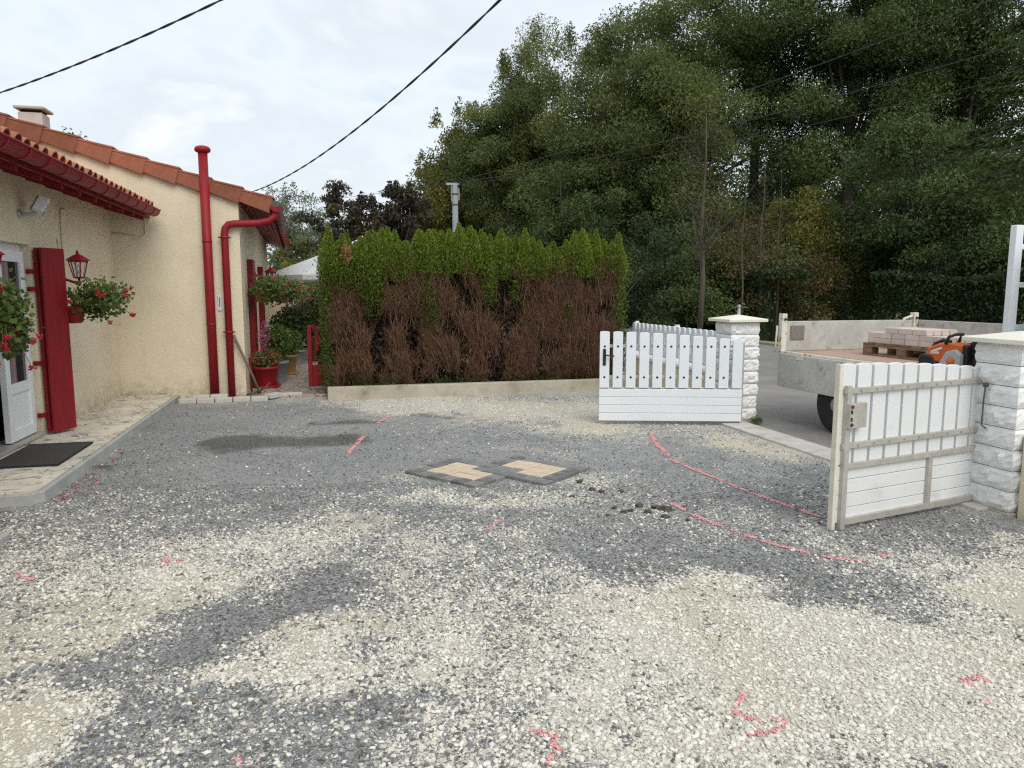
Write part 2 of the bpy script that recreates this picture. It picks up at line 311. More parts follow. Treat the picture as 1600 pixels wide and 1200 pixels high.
def thing(name, label, cat, loc=(0, 0, 0), rz=0, group=None):
    o = bpy.data.objects.new(name, None); COL.objects.link(o); o.empty_display_size = .1
    o.location = loc; o.rotation_euler = (0, 0, rz); return tag(o, label, cat, group)
def tag(o, label, cat, group=None):
    o['label'] = label; o['category'] = cat
    if group: o['group'] = group
    return o
def kind(o, k, label=None):
    o['kind'] = k
    if label: o['label'] = label
    return o
def np_mesh(name, V, F, m, attrs=None, smooth=False):
    V = np.asarray(V, dtype=np.float32); F = np.asarray(F, dtype=np.int32); nf, k = F.shape
    me = bpy.data.meshes.new(name)
    me.vertices.add(len(V)); me.vertices.foreach_set('co', V.ravel())
    me.loops.add(nf * k); me.loops.foreach_set('vertex_index', F.ravel())
    me.polygons.add(nf); me.polygons.foreach_set('loop_start', np.arange(0, nf * k, k, dtype=np.int32))
    if smooth: me.polygons.foreach_set('use_smooth', np.ones(nf, dtype=bool))
    for an, av in (attrs or {}).items():
        a = me.attributes.new(an, 'FLOAT', 'POINT'); a.data.foreach_set('value', np.asarray(av, dtype=np.float32))
    me.materials.append(M[m] if isinstance(m, str) else m); me.update(calc_edges=True)
    return me
def unit(a): return a / (np.linalg.norm(a, axis=1, keepdims=True) + 1e-9)
def leaf_geo(C, size, aspect=.5, droop=0., up=0., tint=None, outward=None, fold=.12):
    n = len(C); T = rng.normal(size=(n, 3))
    T[:, 2] += up - droop
    if outward is not None: T += outward
    T = unit(T); B = unit(np.cross(T, rng.normal(size=(n, 3)))); Nn = np.cross(T, B)
    L = np.asarray(size).reshape(-1, 1) * np.ones((n, 1)); Wd = L * aspect
    V = np.stack([C - T * L * .5, C + B * Wd * .5 + Nn * L * fold, C + T * L * .5, C - B * Wd * .5 + Nn * L * fold], 1).reshape(-1, 3)
    F = np.arange(4 * n).reshape(n, 4)
    t = rng.random(n) if tint is None else tint
    return V, F, np.repeat(t, 4)
def leaf_mesh(name, C, size, m, **k):
    V, F, t = leaf_geo(C, size, **k)
    return np_mesh(name, V, F, m, {'tint': np.clip(t, 0, 1)})
def vnoise(x, y, s, seed=0):                  # smooth value noise for numpy arrays, 0..1
    g = np.random.default_rng(seed).random((64, 64)); X = x / s; Y = y / s
    xi = np.floor(X).astype(int); yi = np.floor(Y).astype(int); fx = X - xi; fy = Y - yi
    fx = fx * fx * (3 - 2 * fx); fy = fy * fy * (3 - 2 * fy)
    a = g[xi % 64, yi % 64]; b = g[(xi + 1) % 64, yi % 64]; c = g[xi % 64, (yi + 1) % 64]; d = g[(xi + 1) % 64, (yi + 1) % 64]
    return (a * (1 - fx) + b * fx) * (1 - fy) + (c * (1 - fx) + d * fx) * fy

# ================================================================ ground
g = MB(); g.add([(-900, -300, -.05), (900, -300, -.05), (900, 1200, -.05), (-900, 1200, -.05)], [(0, 1, 2, 3)])
kind(g.build('ground', 'grass'), 'structure')
rd = MB(); rd.add([H(4.7, -40, -.02), H(12.9, -40, -.02), H(12.9, 90, -.02), H(4.7, 90, -.02)], [(0, 1, 2, 3)])
kind(rd.build('road', 'asphalt'), 'structure')
vg = MB(); vg.prismz([(H(12.9, -40).x, H(12.9, -40).y), (H(13.4, -40).x, H(13.4, -40).y), (H(13.4, 90).x, H(13.4, 90).y), (H(12.9, 90).x, H(12.9, 90).y)], -.045, .04)
kind(vg.build('verge', mat('verge_gravel', (.33, .28, .18), .95, .3, 8, .01, 30)), 'structure')

# ---- patch map of the yard: share of cream limestone against slate (0..1), sand share, damp
CREAM = [  # px, py, rx, ry, cream share, sand share   (read off the ground, laid on z = 0)
 (560, 720, 360, 50, .16, .17), (1100, 735, 160, 35, .20, .17), (330, 660, 190, 25, .14, .16), (760, 800, 420, 25, .25, .14),
 (640, 631, 90, 10, .90, .2), (800, 640, 110, 10, .78, .3), (905, 650, 45, 16, .85, .5), (700, 652, 70, 6, .35, .7),
 (1195, 700, 60, 14, .60, .5), (740, 772, 130, 9, .72, .1), (640, 738, 40, 9, .62, 0), (900, 745, 80, 10, .55, .1), (830, 700, 80, 6, .5, 0),
 (560, 815, 110, 17, .66, .5), (300, 800, 170, 20, .30, .1), (130, 830, 90, 30, .35, .1), (420, 850, 160, 25, .58, .1),
 (80, 880, 120, 30, .60, .1), (250, 930, 90, 30, .78, .65), (110, 960, 80, 60, .62, .3), (330, 890, 120, 30, .62, 0),
 (470, 930, 85, 45, .10, 0), (380, 960, 120, 35, .12, 0), (230, 1020, 90, 30, .15, 0), (60, 1110, 130, 90, .93, .85),
 (280, 1130, 120, 75, .22, 0), (450, 1120, 150, 60, .25, 0), (520, 1010, 110, 40, .86, .5), (600, 1075, 80, 28, .12, .05), (670, 930, 90, 60, .48, 0),
 (560, 1170, 170, 40, .42, 0), (760, 880, 140, 35, .40, .05), (1010, 860, 190, 30, .22, .18), (880, 905, 90, 25, .55, 0),
 (760, 1000, 110, 60, .62, .05), (1060, 950, 160, 30, .82, .45), (1190, 880, 120, 25, .22, .1), (1300, 930, 90, 35, .20, .05), (1370, 970, 90, 25, .30, 0),
 (1430, 840, 90, 20, .28, .1), (1560, 870, 80, 30, .85, .55), (1580, 930, 70, 50, .9, .7), (1470, 900, 60, 20, .45, .1), (1500, 815, 60, 10, .1, .1),
 (1000, 1060, 160, 70, .84, .1), (900, 1045, 60, 25, .35, 0), (1030, 1115, 60, 20, .45, 0), (1250, 1060, 220, 90, .92, .1), (1450, 1080, 200, 90, .90, .15), (1080, 1180, 200, 40, .82, 0), (700, 1150, 110, 60, .62, 0), (1560, 1180, 100, 40, .92, .1), (20, 850, 50, 20, .4, 0)]
_cp = []
for px, py, rx, ry, c, s in CREAM:
    p = at(px, py); _cp.append((p.x, p.y, abs(at(px + rx, py).x - p.x), abs(at(px, py - ry).y - at(px, py + ry).y) / 2, c, s))
_wt = [at(430, 691), at(520, 690), at(370, 690)]
def patch(x, y):
    x0, y0 = x, y
    x = x + .5 * (vnoise(x0, y0, .55, 3) - .5) + .2 * (vnoise(x0, y0, .16, 4) - .5)
    y = y + .6 * (vnoise(x0, y0, .6, 5) - .5) + .24 * (vnoise(x0, y0, .18, 6) - .5)
    wsum = np.full_like(x, .12); c = wsum * .45; s = wsum * .12
    for a, b, ra, rb, cc, ss in _cp:
        d = ((x - a) / ra) ** 2 + ((y - b) / rb) ** 2
        k = np.exp(-d * 1.3) ; wsum = wsum + k; c = c + k * cc; s = s + k * ss
    c = c / wsum; s = s / wsum; c0 = np.clip((c - .16) / .24, 0, 1)
    c = (c - .45) * 1.65 + .45
    c = c + .34 * (vnoise(x0, y0, .33, 8) - .5) + .42 * (vnoise(x0, y0, .09, 9) - .5)
    s = s + .5 * (vnoise(x0, y0, .5, 10) - .5) * (s > .05)
    wet = np.zeros_like(x)
    for p, rx, ry in ((_wt[0], .95, .55), (_wt[1], .6, .45), (_wt[2], .5, .36)):
        wet = np.maximum(wet, 1.6 - 1.6 * np.sqrt(((x - p.x) / rx) ** 2 + ((y - p.y) / ry) ** 2))
    tr = np.abs((x + 2.9) * .62 + (y - 7.4) * -.78 + .25 * (vnoise(x0, y0, .9, 12) - .5))          # a tyre rut dug into the slate
    wet = np.maximum(wet, (.55 - tr * 3.2) * ((x > -4.3) & (x < -1.7)) * np.clip(vnoise(x0, y0, .12, 13) * 2.2 - .6, 0, 1))
    for q0, q1 in ((at(640, 648), at(700, 653)), (at(500, 657), at(590, 664))):
        L = q1 - q0; t = np.clip(((x - q0.x) * L.x + (y - q0.y) * L.y) / (L.x ** 2 + L.y ** 2), 0, 1)
        dd = np.hypot(x - q0.x - t * L.x, (y - q0.y - t * L.y) * .7); wet = np.maximum(wet, .6 - dd * 4.5)
    c = c * (.55 + .45 * c0)
    return np.clip(c, 0, 1), np.clip(s, 0, 1), np.clip(wet, 0, 1)
def gz(x, y): return .012 * (vnoise(x, y, .9, 21) - .5) + .006 * (vnoise(x, y, .22, 22) - .5)
# yard sheet in the property frame
ws = np.arange(-6.4, 4.71, .05); us = np.arange(-3.0, 13.0, .05); Wg, Ug = np.meshgrid(ws, us)
X = (Wg * CT - Ug * ST).ravel(); Y = (Wg * ST + Ug * CT).ravel(); nw, nu = len(ws), len(us)
ii = (np.arange(nu - 1)[:, None] * nw + np.arange(nw - 1)[None, :]).ravel()
F = np.stack([ii, ii + 1, ii + 1 + nw, ii + nw], 1)
c_, s_, w_ = patch(X, Y)
gm_, t, b = new_mat('gravel_bed')
tc = N(t, 'ShaderNodeTexCoord')
aC = N(t, 'ShaderNodeAttribute', attribute_name='cream'); aS = N(t, 'ShaderNodeAttribute', attribute_name='sand'); aW = N(t, 'ShaderNodeAttribute', attribute_name='damp')
def cells(scale, lo, hi):
    v = N(t, 'ShaderNodeTexVoronoi'); v.inputs['Scale'].default_value = scale; t.links.new(tc.outputs['Object'], v.inputs['Vector'])
    sp = N(t, 'ShaderNodeSeparateColor'); t.links.new(v.outputs['Color'], sp.inputs[0])
    lt = N(t, 'ShaderNodeMath', operation='LESS_THAN'); t.links.new(sp.outputs[0], lt.inputs[0]); t.links.new(aC.outputs['Fac'], lt.inputs[1])
    def tone(a, bb):
        x = N(t, 'ShaderNodeMix', data_type='RGBA'); x.inputs[6].default_value = (*a, 1); x.inputs[7].default_value = (*bb, 1); t.links.new(sp.outputs[1], x.inputs[0]); return x.outputs[2]
    k = N(t, 'ShaderNodeMix', data_type='RGBA'); t.links.new(lt.outputs[0], k.inputs[0]); t.links.new(tone((.16, .165, .165), (.42, .422, .415)), k.inputs[6]); t.links.new(tone((.50, .46, .38), (.80, .77, .68)), k.inputs[7])
    # dark gap between stones
    mr = N(t, 'ShaderNodeMapRange'); mr.inputs[1].default_value = lo; mr.inputs[2].default_value = hi; mr.inputs[3].default_value = 1; mr.inputs[4].default_value = .55; t.links.new(v.outputs['Distance'], mr.inputs[0])
    return k.outputs[2], v.outputs['Distance']
ca, da = cells(75, .45, .75); cb_, db_ = cells(150, .45, .75)
nz = N(t, 'ShaderNodeTexNoise'); nz.inputs['Scale'].default_value = 22; nz.inputs['Detail'].default_value = 3; t.links.new(tc.outputs['Object'], nz.inputs['Vector'])
gr = N(t, 'ShaderNodeMath', operation='GREATER_THAN'); t.links.new(nz.outputs[0], gr.inputs[0]); gr.inputs[1].default_value = .53
mx = N(t, 'ShaderNodeMix', data_type='RGBA'); t.links.new(gr.outputs[0], mx.inputs[0]); t.links.new(cb_, mx.inputs[6]); t.links.new(ca, mx.inputs[7])
# sand and dust
ns = N(t, 'ShaderNodeTexNoise'); ns.inputs['Scale'].default_value = 260; ns.inputs['Detail'].default_value = 2; t.links.new(tc.outputs['Object'], ns.inputs['Vector'])
sa = N(t, 'ShaderNodeMix', data_type='RGBA'); sa.inputs[6].default_value = (.50, .44, .34, 1); sa.inputs[7].default_value = (.72, .66, .53, 1); t.links.new(ns.outputs[0], sa.inputs[0])
sg = N(t, 'ShaderNodeMix', data_type='RGBA'); sg.inputs[6].default_value = (.27, .27, .262, 1); sg.inputs[7].default_value = (.43, .427, .412, 1); t.links.new(ns.outputs[0], sg.inputs[0])
sc_ = N(t, 'ShaderNodeMapRange'); sc_.inputs[1].default_value = .25; sc_.inputs[2].default_value = .6; t.links.new(aC.outputs['Fac'], sc_.inputs[0])
sm = N(t, 'ShaderNodeMix', data_type='RGBA'); t.links.new(sc_.outputs[0], sm.inputs[0]); t.links.new(sg.outputs[2], sm.inputs[6]); t.links.new(sa.outputs[2], sm.inputs[7])
nb = N(t, 'ShaderNodeTexNoise'); nb.inputs['Scale'].default_value = 45; nb.inputs['Detail'].default_value = 4; t.links.new(tc.outputs['Object'], nb.inputs['Vector'])
sfm = N(t, 'ShaderNodeMath', operation='ADD'); t.links.new(aS.outputs['Fac'], sfm.inputs[0]); t.links.new(nb.outputs[0], sfm.inputs[1])
sf = N(t, 'ShaderNodeMapRange'); sf.inputs[1].default_value = .66; sf.inputs[2].default_value = .84; t.links.new(sfm.outputs[0], sf.inputs[0])
fin = N(t, 'ShaderNodeMix', data_type='RGBA'); t.links.new(sf.outputs[0], fin.inputs[0]); t.links.new(mx.outputs[2], fin.inputs[6]); t.links.new(sm.outputs[2], fin.inputs[7])
wm = N(t, 'ShaderNodeMapRange'); wm.inputs[1].default_value = .05; wm.inputs[2].default_value = .6; wm.inputs[4].default_value = .85; t.links.new(aW.outputs['Fac'], wm.inputs[0])
wc = N(t, 'ShaderNodeMix', data_type='RGBA', blend_type='MULTIPLY'); wc.inputs[7].default_value = (.36, .35, .32, 1); t.links.new(wm.outputs[0], wc.inputs[0]); t.links.new(fin.outputs[2], wc.inputs[6])
t.links.new(wc.outputs[2], b.inputs['Base Color']); b.inputs['Specular IOR Level'].default_value = .25
wr = N(t, 'ShaderNodeMapRange'); wr.inputs[3].default_value = .9; wr.inputs[4].default_value = .5; t.links.new(aW.outputs['Fac'], wr.inputs[0]); t.links.new(wr.outputs[0], b.inputs['Roughness'])
hs = N(t, 'ShaderNodeMath', operation='ADD'); t.links.new(da, hs.inputs[0]); t.links.new(db_, hs.inputs[1])
bp = N(t, 'ShaderNodeBump', invert=True); bp.inputs['Distance'].default_value = .008; bp.inputs['Strength'].default_value = .8; t.links.new(hs.outputs[0], bp.inputs['Height']); t.links.new(bp.outputs[0], b.inputs['Normal'])
yard = link('gravel_yard', np_mesh('gravel_yard', np.stack([X, Y, gz(X, Y)], 1), F, gm_, {'cream': c_, 'sand': s_, 'damp': w_}))
kind(yard, 'structure')

# ---- loose stones on it
sm_, t, b = new_mat('loose_stone')
ac = N(t, 'ShaderNodeAttribute', attribute_type='INSTANCER', attribute_name='col'); tcs = N(t, 'ShaderNodeTexCoord')
n1 = N(t, 'ShaderNodeTexNoise'); n1.inputs['Scale'].default_value = 1.6; n1.inputs['Detail'].default_value = 4; t.links.new(tcs.outputs['Object'], n1.inputs['Vector'])
r1 = N(t, 'ShaderNodeMapRange'); r1.inputs[1].default_value = .3; r1.inputs[2].default_value = .7; r1.inputs[3].default_value = .82; r1.inputs[4].default_value = 1.12; t.links.new(n1.outputs[0], r1.inputs[0])
mu = N(t, 'ShaderNodeMix', data_type='RGBA', blend_type='MULTIPLY'); mu.inputs[0].default_value = 1; t.links.new(ac.outputs['Color'], mu.inputs[6]); t.links.new(r1.outputs[0], mu.inputs[7])
t.links.new(mu.outputs[2], b.inputs['Base Color']); b.inputs['Roughness'].default_value = .8; b.inputs['Specular IOR Level'].default_value = .3
stones = bpy.data.collections.new('stone_shapes')
for i in range(7):
    bm = bmesh.new(); bmesh.ops.create_icosphere(bm, subdivisions=1, radius=.5)
    for _ in range(5):                       # facets: flatten against random planes
        nrm = Vector(np.random.default_rng(i * 10 + _).normal(size=3)).normalized(); lim = .28 + .1 * random.random()
        for v in bm.verts:
            d = v.co.dot(nrm)
            if d > lim: v.co -= nrm * (d - lim)
    for v in bm.verts: v.co += Vector([random.uniform(-.05, .05) for _ in range(3)])
    me = bpy.data.meshes.new('stone'); bm.to_mesh(me); bm.free(); me.materials.append(sm_)
    stones.objects.link(bpy.data.objects.new('stone', me))
P = []; S = []
def band(d0, d1, dens, smin, smax, k=.95):
    area_w = k * d1 * 2; n = int(dens * area_w * (d1 - d0)); x = rng.uniform(-k * d1, k * d1, n); y = rng.uniform(d0, d1, n)
    s = smin + (smax - smin) * rng.random(n) ** 3.0
    ok = np.abs(x) < k * y + .3
    P.append(np.stack([x[ok], y[ok]], 1)); S.append(s[ok])
band(1.5, 2.9, 10500, .0055, .027); band(2.9, 4.2, 7600, .0065, .027); band(4.2, 6.0, 4600, .008, .027); band(6.0, 8.5, 1300, .010, .028); band(8.5, 11.2, 600, .012, .028)
P = np.concatenate(P); S = np.concatenate(S)
wq = P[:, 0] * CT + P[:, 1] * ST; uq = -P[:, 0] * ST + P[:, 1] * CT
ok = (wq > -2.12) & (wq < 4.5) & (uq < 11.0) & ~((wq > 4.45) & (uq < 4.6))
ok |= (wq > -2.9) & (wq <= -2.12) & (uq < 6.0)
P, S = P[ok], S[ok]; c_, s_, w_ = patch(P[:, 0], P[:, 1])
sandy = np.clip((s_ - .28) * 2.2, 0, 1)
far = np.clip((P[:, 1] - 4.5) / 4, 0, 1)
keep = rng.random(len(P)) > np.maximum(sandy * .93, np.clip(far * .9, 0, .55) * (c_ < .4)); P, S, c_, w_ = P[keep], S[keep], c_[keep], w_[keep]
n = len(P); isC = rng.random(n) < c_; r = rng.random((n, 1)); r2 = rng.random((n, 1))
slate = np.array([[.104, .103, .103]]) * (1 - r) + np.array([[.375, .372, .363]]) * r
slate = np.where(r2 > .93, np.array([[.20, .16, .12]]), slate)
lime = np.array([[.55, .51, .42]]) * (1 - r) + np.array([[.84, .81, .73]]) * r
colr = np.where(isC[:, None], lime, slate); colr = colr * (1 - .5 * np.clip(w_, 0, 1))[:, None]
sz = S[:, None] * np.stack([1 + .5 * rng.random(n), .75 + .35 * rng.random(n), np.where(isC, .55, .34) + .2 * rng.random(n)], 1)
rot = np.stack([rng.normal(0, .28, n), rng.normal(0, .28, n), rng.uniform(0, 6.28, n)], 1)
me = bpy.data.meshes.new('gravel_points'); me.vertices.add(n)
me.vertices.foreach_set('co', np.stack([P[:, 0], P[:, 1], gz(P[:, 0], P[:, 1]) + sz[:, 2] * .22], 1).astype(np.float32).ravel())
for an, ty, av in (('scl', 'FLOAT_VECTOR', sz), ('rot', 'FLOAT_VECTOR', rot)):
    a = me.attributes.new(an, ty, 'POINT'); a.data.foreach_set('vector', av.astype(np.float32).ravel())
a = me.attributes.new('col', 'FLOAT_COLOR', 'POINT'); a.data.foreach_set('color', np.concatenate([colr, np.ones((n, 1))], 1).astype(np.float32).ravel())
a = me.attributes.new('pick', 'INT', 'POINT'); a.data.foreach_set('value', rng.integers(0, 7, n).astype(np.int32))
go = link('loose_gravel', me); kind(go, 'stuff', 'loose cream limestone and blue grey slate gravel strewn over the yard'); go['category'] = 'gravel'
gn = bpy.data.node_groups.new('scatter', 'GeometryNodeTree')
gn.interface.new_socket('Geometry', in_out='INPUT', socket_type='NodeSocketGeometry'); gn.interface.new_socket('Geometry', in_out='OUTPUT', socket_type='NodeSocketGeometry')
gi = N(gn, 'NodeGroupInput'); gout = N(gn, 'NodeGroupOutput'); inst = N(gn, 'GeometryNodeInstanceOnPoints'); ci = N(gn, 'GeometryNodeCollectionInfo')
ci.inputs['Collection'].default_value = stones; ci.inputs['Separate Children'].default_value = True; ci.inputs['Reset Children'].default_value = True
def na(nm, ty):
    x = N(gn, 'GeometryNodeInputNamedAttribute', data_type=ty); x.inputs['Name'].default_value = nm; return x.outputs['Attribute']
e2r = N(gn, 'FunctionNodeEulerToRotation'); gn.links.new(na('rot', 'FLOAT_VECTOR'), e2r.inputs[0])
gn.links.new(gi.outputs[0], inst.inputs['Points']); gn.links.new(ci.outputs[0], inst.inputs['Instance']); inst.inputs['Pick Instance'].default_value = True
gn.links.new(na('pick', 'INT'), inst.inputs['Instance Index']); gn.links.new(e2r.outputs[0], inst.inputs['Rotation']); gn.links.new(na('scl', 'FLOAT_VECTOR'), inst.inputs['Scale'])
gn.links.new(inst.outputs[0], gout.inputs[0])
md = go.modifiers.new('scatter', 'NODES'); md.node_group = gn

# ---- terrace along the house, kerbs, threshold, path
tr = thing('terrace', 'pale stamped concrete terrace with grey edge along the house wall', 'terrace', H(-2.94, 6.1), TH)
q = MB(); q.prismz([(0, .05), (.70, .05), (.75, .12), (.75, 5.52), (0, 5.52)], -.05, .088); q.build('slab', 'terrace', tr)
q = MB(); q.b2((-.6, 0, -.05), (.73, .046, .082)); q.prismz([(.705, .046), (.73, .0), (.80, .10), (.80, 5.52), (.753, 5.52), (.753, .115)], -.05, .084); q.build('edge_kerb', 'kerb', tr, bevel=.008)
q = MB(); q.b2((-.6, .05, -.05), (-.003, .5, .0885)); q.build('slab_return', 'terrace', tr)
th = MB(); th.b2((-.17, -.1, -.06), (.17, 3.72, .022)); o = th.build('threshold_kerb', 'conc_lt', loc=H(4.74, 4.35), bevel=.01); o.rotation_euler.z = TH
kind(o, 'structure')
pa = MB(); pa.b2((0, 0, -.06), (1.36, 9.0, .045)); o = pa.build('garden_path', 'crazy', loc=H(-1.36, 11.45), bevel=.01); o.rotation_euler.z = TH; kind(o, 'structure')
kb = MB(); kb.b2((0, 0, -.06), (4.72, .14, .19)); o = kb.build('hedge_kerb', 'conc', loc=H(-.03, 11.06), bevel=.012); o.rotation_euler.z = TH; tag(o, 'low stained concrete kerb below the brown hedge', 'kerb')
soil = MB(); soil.b2((0, 0, -.05), (4.7, 1.6, .12)); o = soil.build('hedge_bed', 'soil', loc=H(-.02, 11.202)); o.rotation_euler.z = TH; kind(o, 'structure')
eg = thing('paver_edging', 'short row of loose pale kerb pavers below the red pipes', 'edging', H(-2.12, 11.25), TH)
pm = MB(); pm.b2((-.115, -.065, 0), (.115, .065, .07)); pm = pm.mesh('kerb_paver', 'conc_lt')
for k in range(5): link('paver', pm, eg, (.14 + .245 * k, .02 + .01 * random.random(), -.005 + .008 * random.random()), (0, 0, R(random.uniform(-3, 3))), bevel=.008)
link('paver', pm, eg, (1.30, .16, .02), (0, 0, R(50)), bevel=.008); link('paver', pm, eg, (1.55, .30, .0), (0, 0, R(2)), bevel=.008, scale=(1.4, 1, 1))
link('paver', pm, eg, (.55, .15, .03), (0, 0, R(1)), bevel=.008); link('paver', pm, eg, (.30, .16, .025), (0, 0, R(4)), bevel=.008)
fk = MB(); fk.b2((-.7, -.12, -.02), (0, .1, .05)); o = fk.build('loose_slab', 'kerb', loc=at(7, 850), bevel=.01); o.rotation_euler.z = TH; tag(o, 'grey slab corner at the left edge of the gravel', 'slab')

# ---- paver sample: two squares of sand pavers with charcoal borders, corner over corner
ps = thing('paving_sample', 'two overlapping sample squares of beige pavers with charcoal borders on the gravel', 'paving sample', at(770, 735), 0)
Lc, Fc = at(631, 735, .03), at(742, 758, .03); ax = (Fc - Lc); ang = math.atan2(ax.y, ax.x); o0 = ps.location
rotm = Matrix.Rotation(ang, 3, 'Z')
cell = .137
pv = {}
for nm, m_ in (('d', 'paver_dk'), ('l', 'paver_lt')):
    q = MB(); g_ = .004; q.b2((g_, g_, -.03), (cell - g_, cell - g_, .055)); pv[nm] = q.mesh('paver', m_)
A0 = Vector((Lc.x, Lc.y, -.028)); ca_ = {(i, j) for i in range(6) for j in range(5)}; cb2 = {(i, j) for i in range(3, 9) for j in range(3, 8)}
for (i, j) in sorted(ca_ | cb2):
    e_ = ((i, j) in ca_ and (i in (0, 5) or j in (0, 4))) or ((i, j) in cb2 and (i in (3, 8) or j in (3, 7)))
    p = A0 + rotm @ Vector((i * cell, j * cell, random.uniform(-.004, .004)))
    link('paver', pv['d' if e_ else 'l'], ps, p - o0, (R(random.uniform(-.8, .8)), R(random.uniform(-.8, .8)), ang + R(random.uniform(-.5, .5))), bevel=.006)

# ---- spray paint marks: painted chippings along each stroke
def strokes(lines, wpx, dens, label):
    C = []; T = []
    for ln in lines:
        for (a, b_) in zip(ln[:-1], ln[1:]):
            p, q_ = at(*a), at(*b_); Ln = (q_ - p).length; wm_ = wpx * .42 * (1 / FPX) * (p.y + .2)
            k = int(dens * Ln * 120); tt = rng.random(k)
            x = p.x + (q_.x - p.x) * tt + rng.normal(0, wm_ * .55, k); y = p.y + (q_.y - p.y) * tt + rng.normal(0, wm_ * .8, k)
            fade = (vnoise(x, y, .05, 31) > .40); x, y = x[fade], y[fade]
            C.append(np.stack([x, y, gz(x, y) + .007], 1))
    C = np.concatenate(C); n = len(C); s = rng.uniform(.0022, .0065, n) * (1 + .06 * C[:, 1])
    base = np.array([[1, 0, -.3], [0, 1, -.3], [-1, 0, -.3], [0, -1, -.3], [.5, .5, .5], [-.5, .5, .5], [-.5, -.5, .5], [.5, -.5, .5]])
    a = rng.uniform(0, 6.28, n); ca, sa = np.cos(a), np.sin(a)
    b = base[None] * s[:, None, None] * np.array([1.1, .8, .7]) * rng.uniform(.7, 1.3, (n, 8, 1))
    V = np.stack([b[..., 0] * ca[:, None] - b[..., 1] * sa[:, None], b[..., 0] * sa[:, None] + b[..., 1] * ca[:, None], b[..., 2]], 2) + C[:, None, :]
    Fq = np.array([[4, 5, 6, 7], [0, 1, 5, 4], [1, 2, 6, 5], [2, 3, 7, 6], [3, 0, 4, 7]])
    F = (np.arange(n)[:, None, None] * 8 + Fq[None]).reshape(-1, 4)
    org = C.mean(0); org[2] = 0
    o = link('spray_paint_mark', np_mesh('spray_paint_mark', V.reshape(-1, 3) - org, F, 'pink', {'tint': np.repeat(rng.random(n), 8)}), loc=org)
    tag(o, label, 'paint mark', 'red spray paint marks on the gravel')
strokes([[(1018, 678), (1024, 692), (1036, 706), (1055, 722), (1100, 742), (1150, 762), (1200, 780), (1245, 797), (1297, 813)]], 9, 5, 'long curved red spray paint line running behind the open gate leaf')
strokes([[(1045, 785), (1090, 808), (1140, 828), (1200, 848), (1260, 864), (1310, 874), (1345, 877), (1392, 866)]], 9, 6, 'curved red spray paint line in front of the aluminium framed gate leaf')
strokes([[(606, 651), (592, 662)], [(568, 682), (556, 695), (543, 709)]], 8, 4.5, 'short dashed red spray paint line beside the damp patch')
strokes([[(1170, 1082), (1148, 1106), (1150, 1118), (1178, 1127), (1222, 1126), (1229, 1136), (1205, 1147), (1170, 1150)]], 11, 4.5, 'red spray paint squiggle like a letter Z on cream gravel')
strokes([[(830, 1142), (866, 1150), (886, 1160)], [(862, 1150), (872, 1175), (850, 1198)]], 13, 4, 'faded red spray paint tick at the bottom centre')
strokes([[(1545, 1072), (1535, 1060), (1505, 1068), (1520, 1078)], [(1532, 1098), (1582, 1097)]], 11, 4.5, 'red spray paint hook and dash at the right edge of the gravel')
strokes([[(240, 882), (260, 875), (286, 876)], [(255, 884), (262, 872)]], 8, 4, 'small red spray paint cross left of the grey slate patch')
strokes([[(22, 891), (40, 905), (66, 897)], [(36, 888), (52, 906)]], 9, 4, 'small red spray paint cross near the left edge of the gravel')
strokes([[(368, 1184), (382, 1196), (402, 1192)]], 12, 3.5, 'faint red spray paint dab at the bottom left')
strokes([[(757, 830), (770, 820), (782, 815)]], 8, 2.5, 'faint red spray paint dab in front of the paver sample')
# ---- earth clods scraped up beside the red line
for k, (px, py, s) in enumerate([(1000, 790, .05), (1025, 793, .07), (1042, 796, .08), (1012, 800, .05), (1040, 807, .05), (985, 797, .035), (975, 799, .04), (960, 793, .03), (905, 752, .05), (925, 765, .045), (940, 768, .05), (893, 775, .035), (970, 768, .04), (1068, 792, .03), (1075, 812, .03), (950, 805, .03)]):
    bm = bmesh.new(); bmesh.ops.create_icosphere(bm, subdivisions=2, radius=s * .48)
    for v in bm.verts: v.co *= random.uniform(.55, 1.35); v.co.z *= .7; v.co.x *= 1.25
    me = bpy.data.meshes.new('clod'); bm.to_mesh(me); bm.free(); me.materials.append(M['clod'])
    o = link('earth_clod', me, loc=at(px, py, .008)); tag(o, 'dark clod of earth lying at the start of the red line before the gate leaf' if px > 990 else ('dark clod of earth just right of the paver sample' if py < 772 else 'small dark clod of earth between paver sample and red line'), 'clod', 'earth clods on the gravel')

s_ = rng.random(190); pe = np.array([list(H(-2.10 + abs(random.gauss(0, .10)), 6.1 + 1.9 * t_ ** 1.5, .012)) for t_ in s_])
kind(link('fallen_petals', leaf_mesh('fallen_petals', pe, rng.uniform(.008, .018, 190), 'bloom', aspect=.8)), 'stuff', 'fallen red petals on the gravel along the terrace edge')['category'] = 'petals'

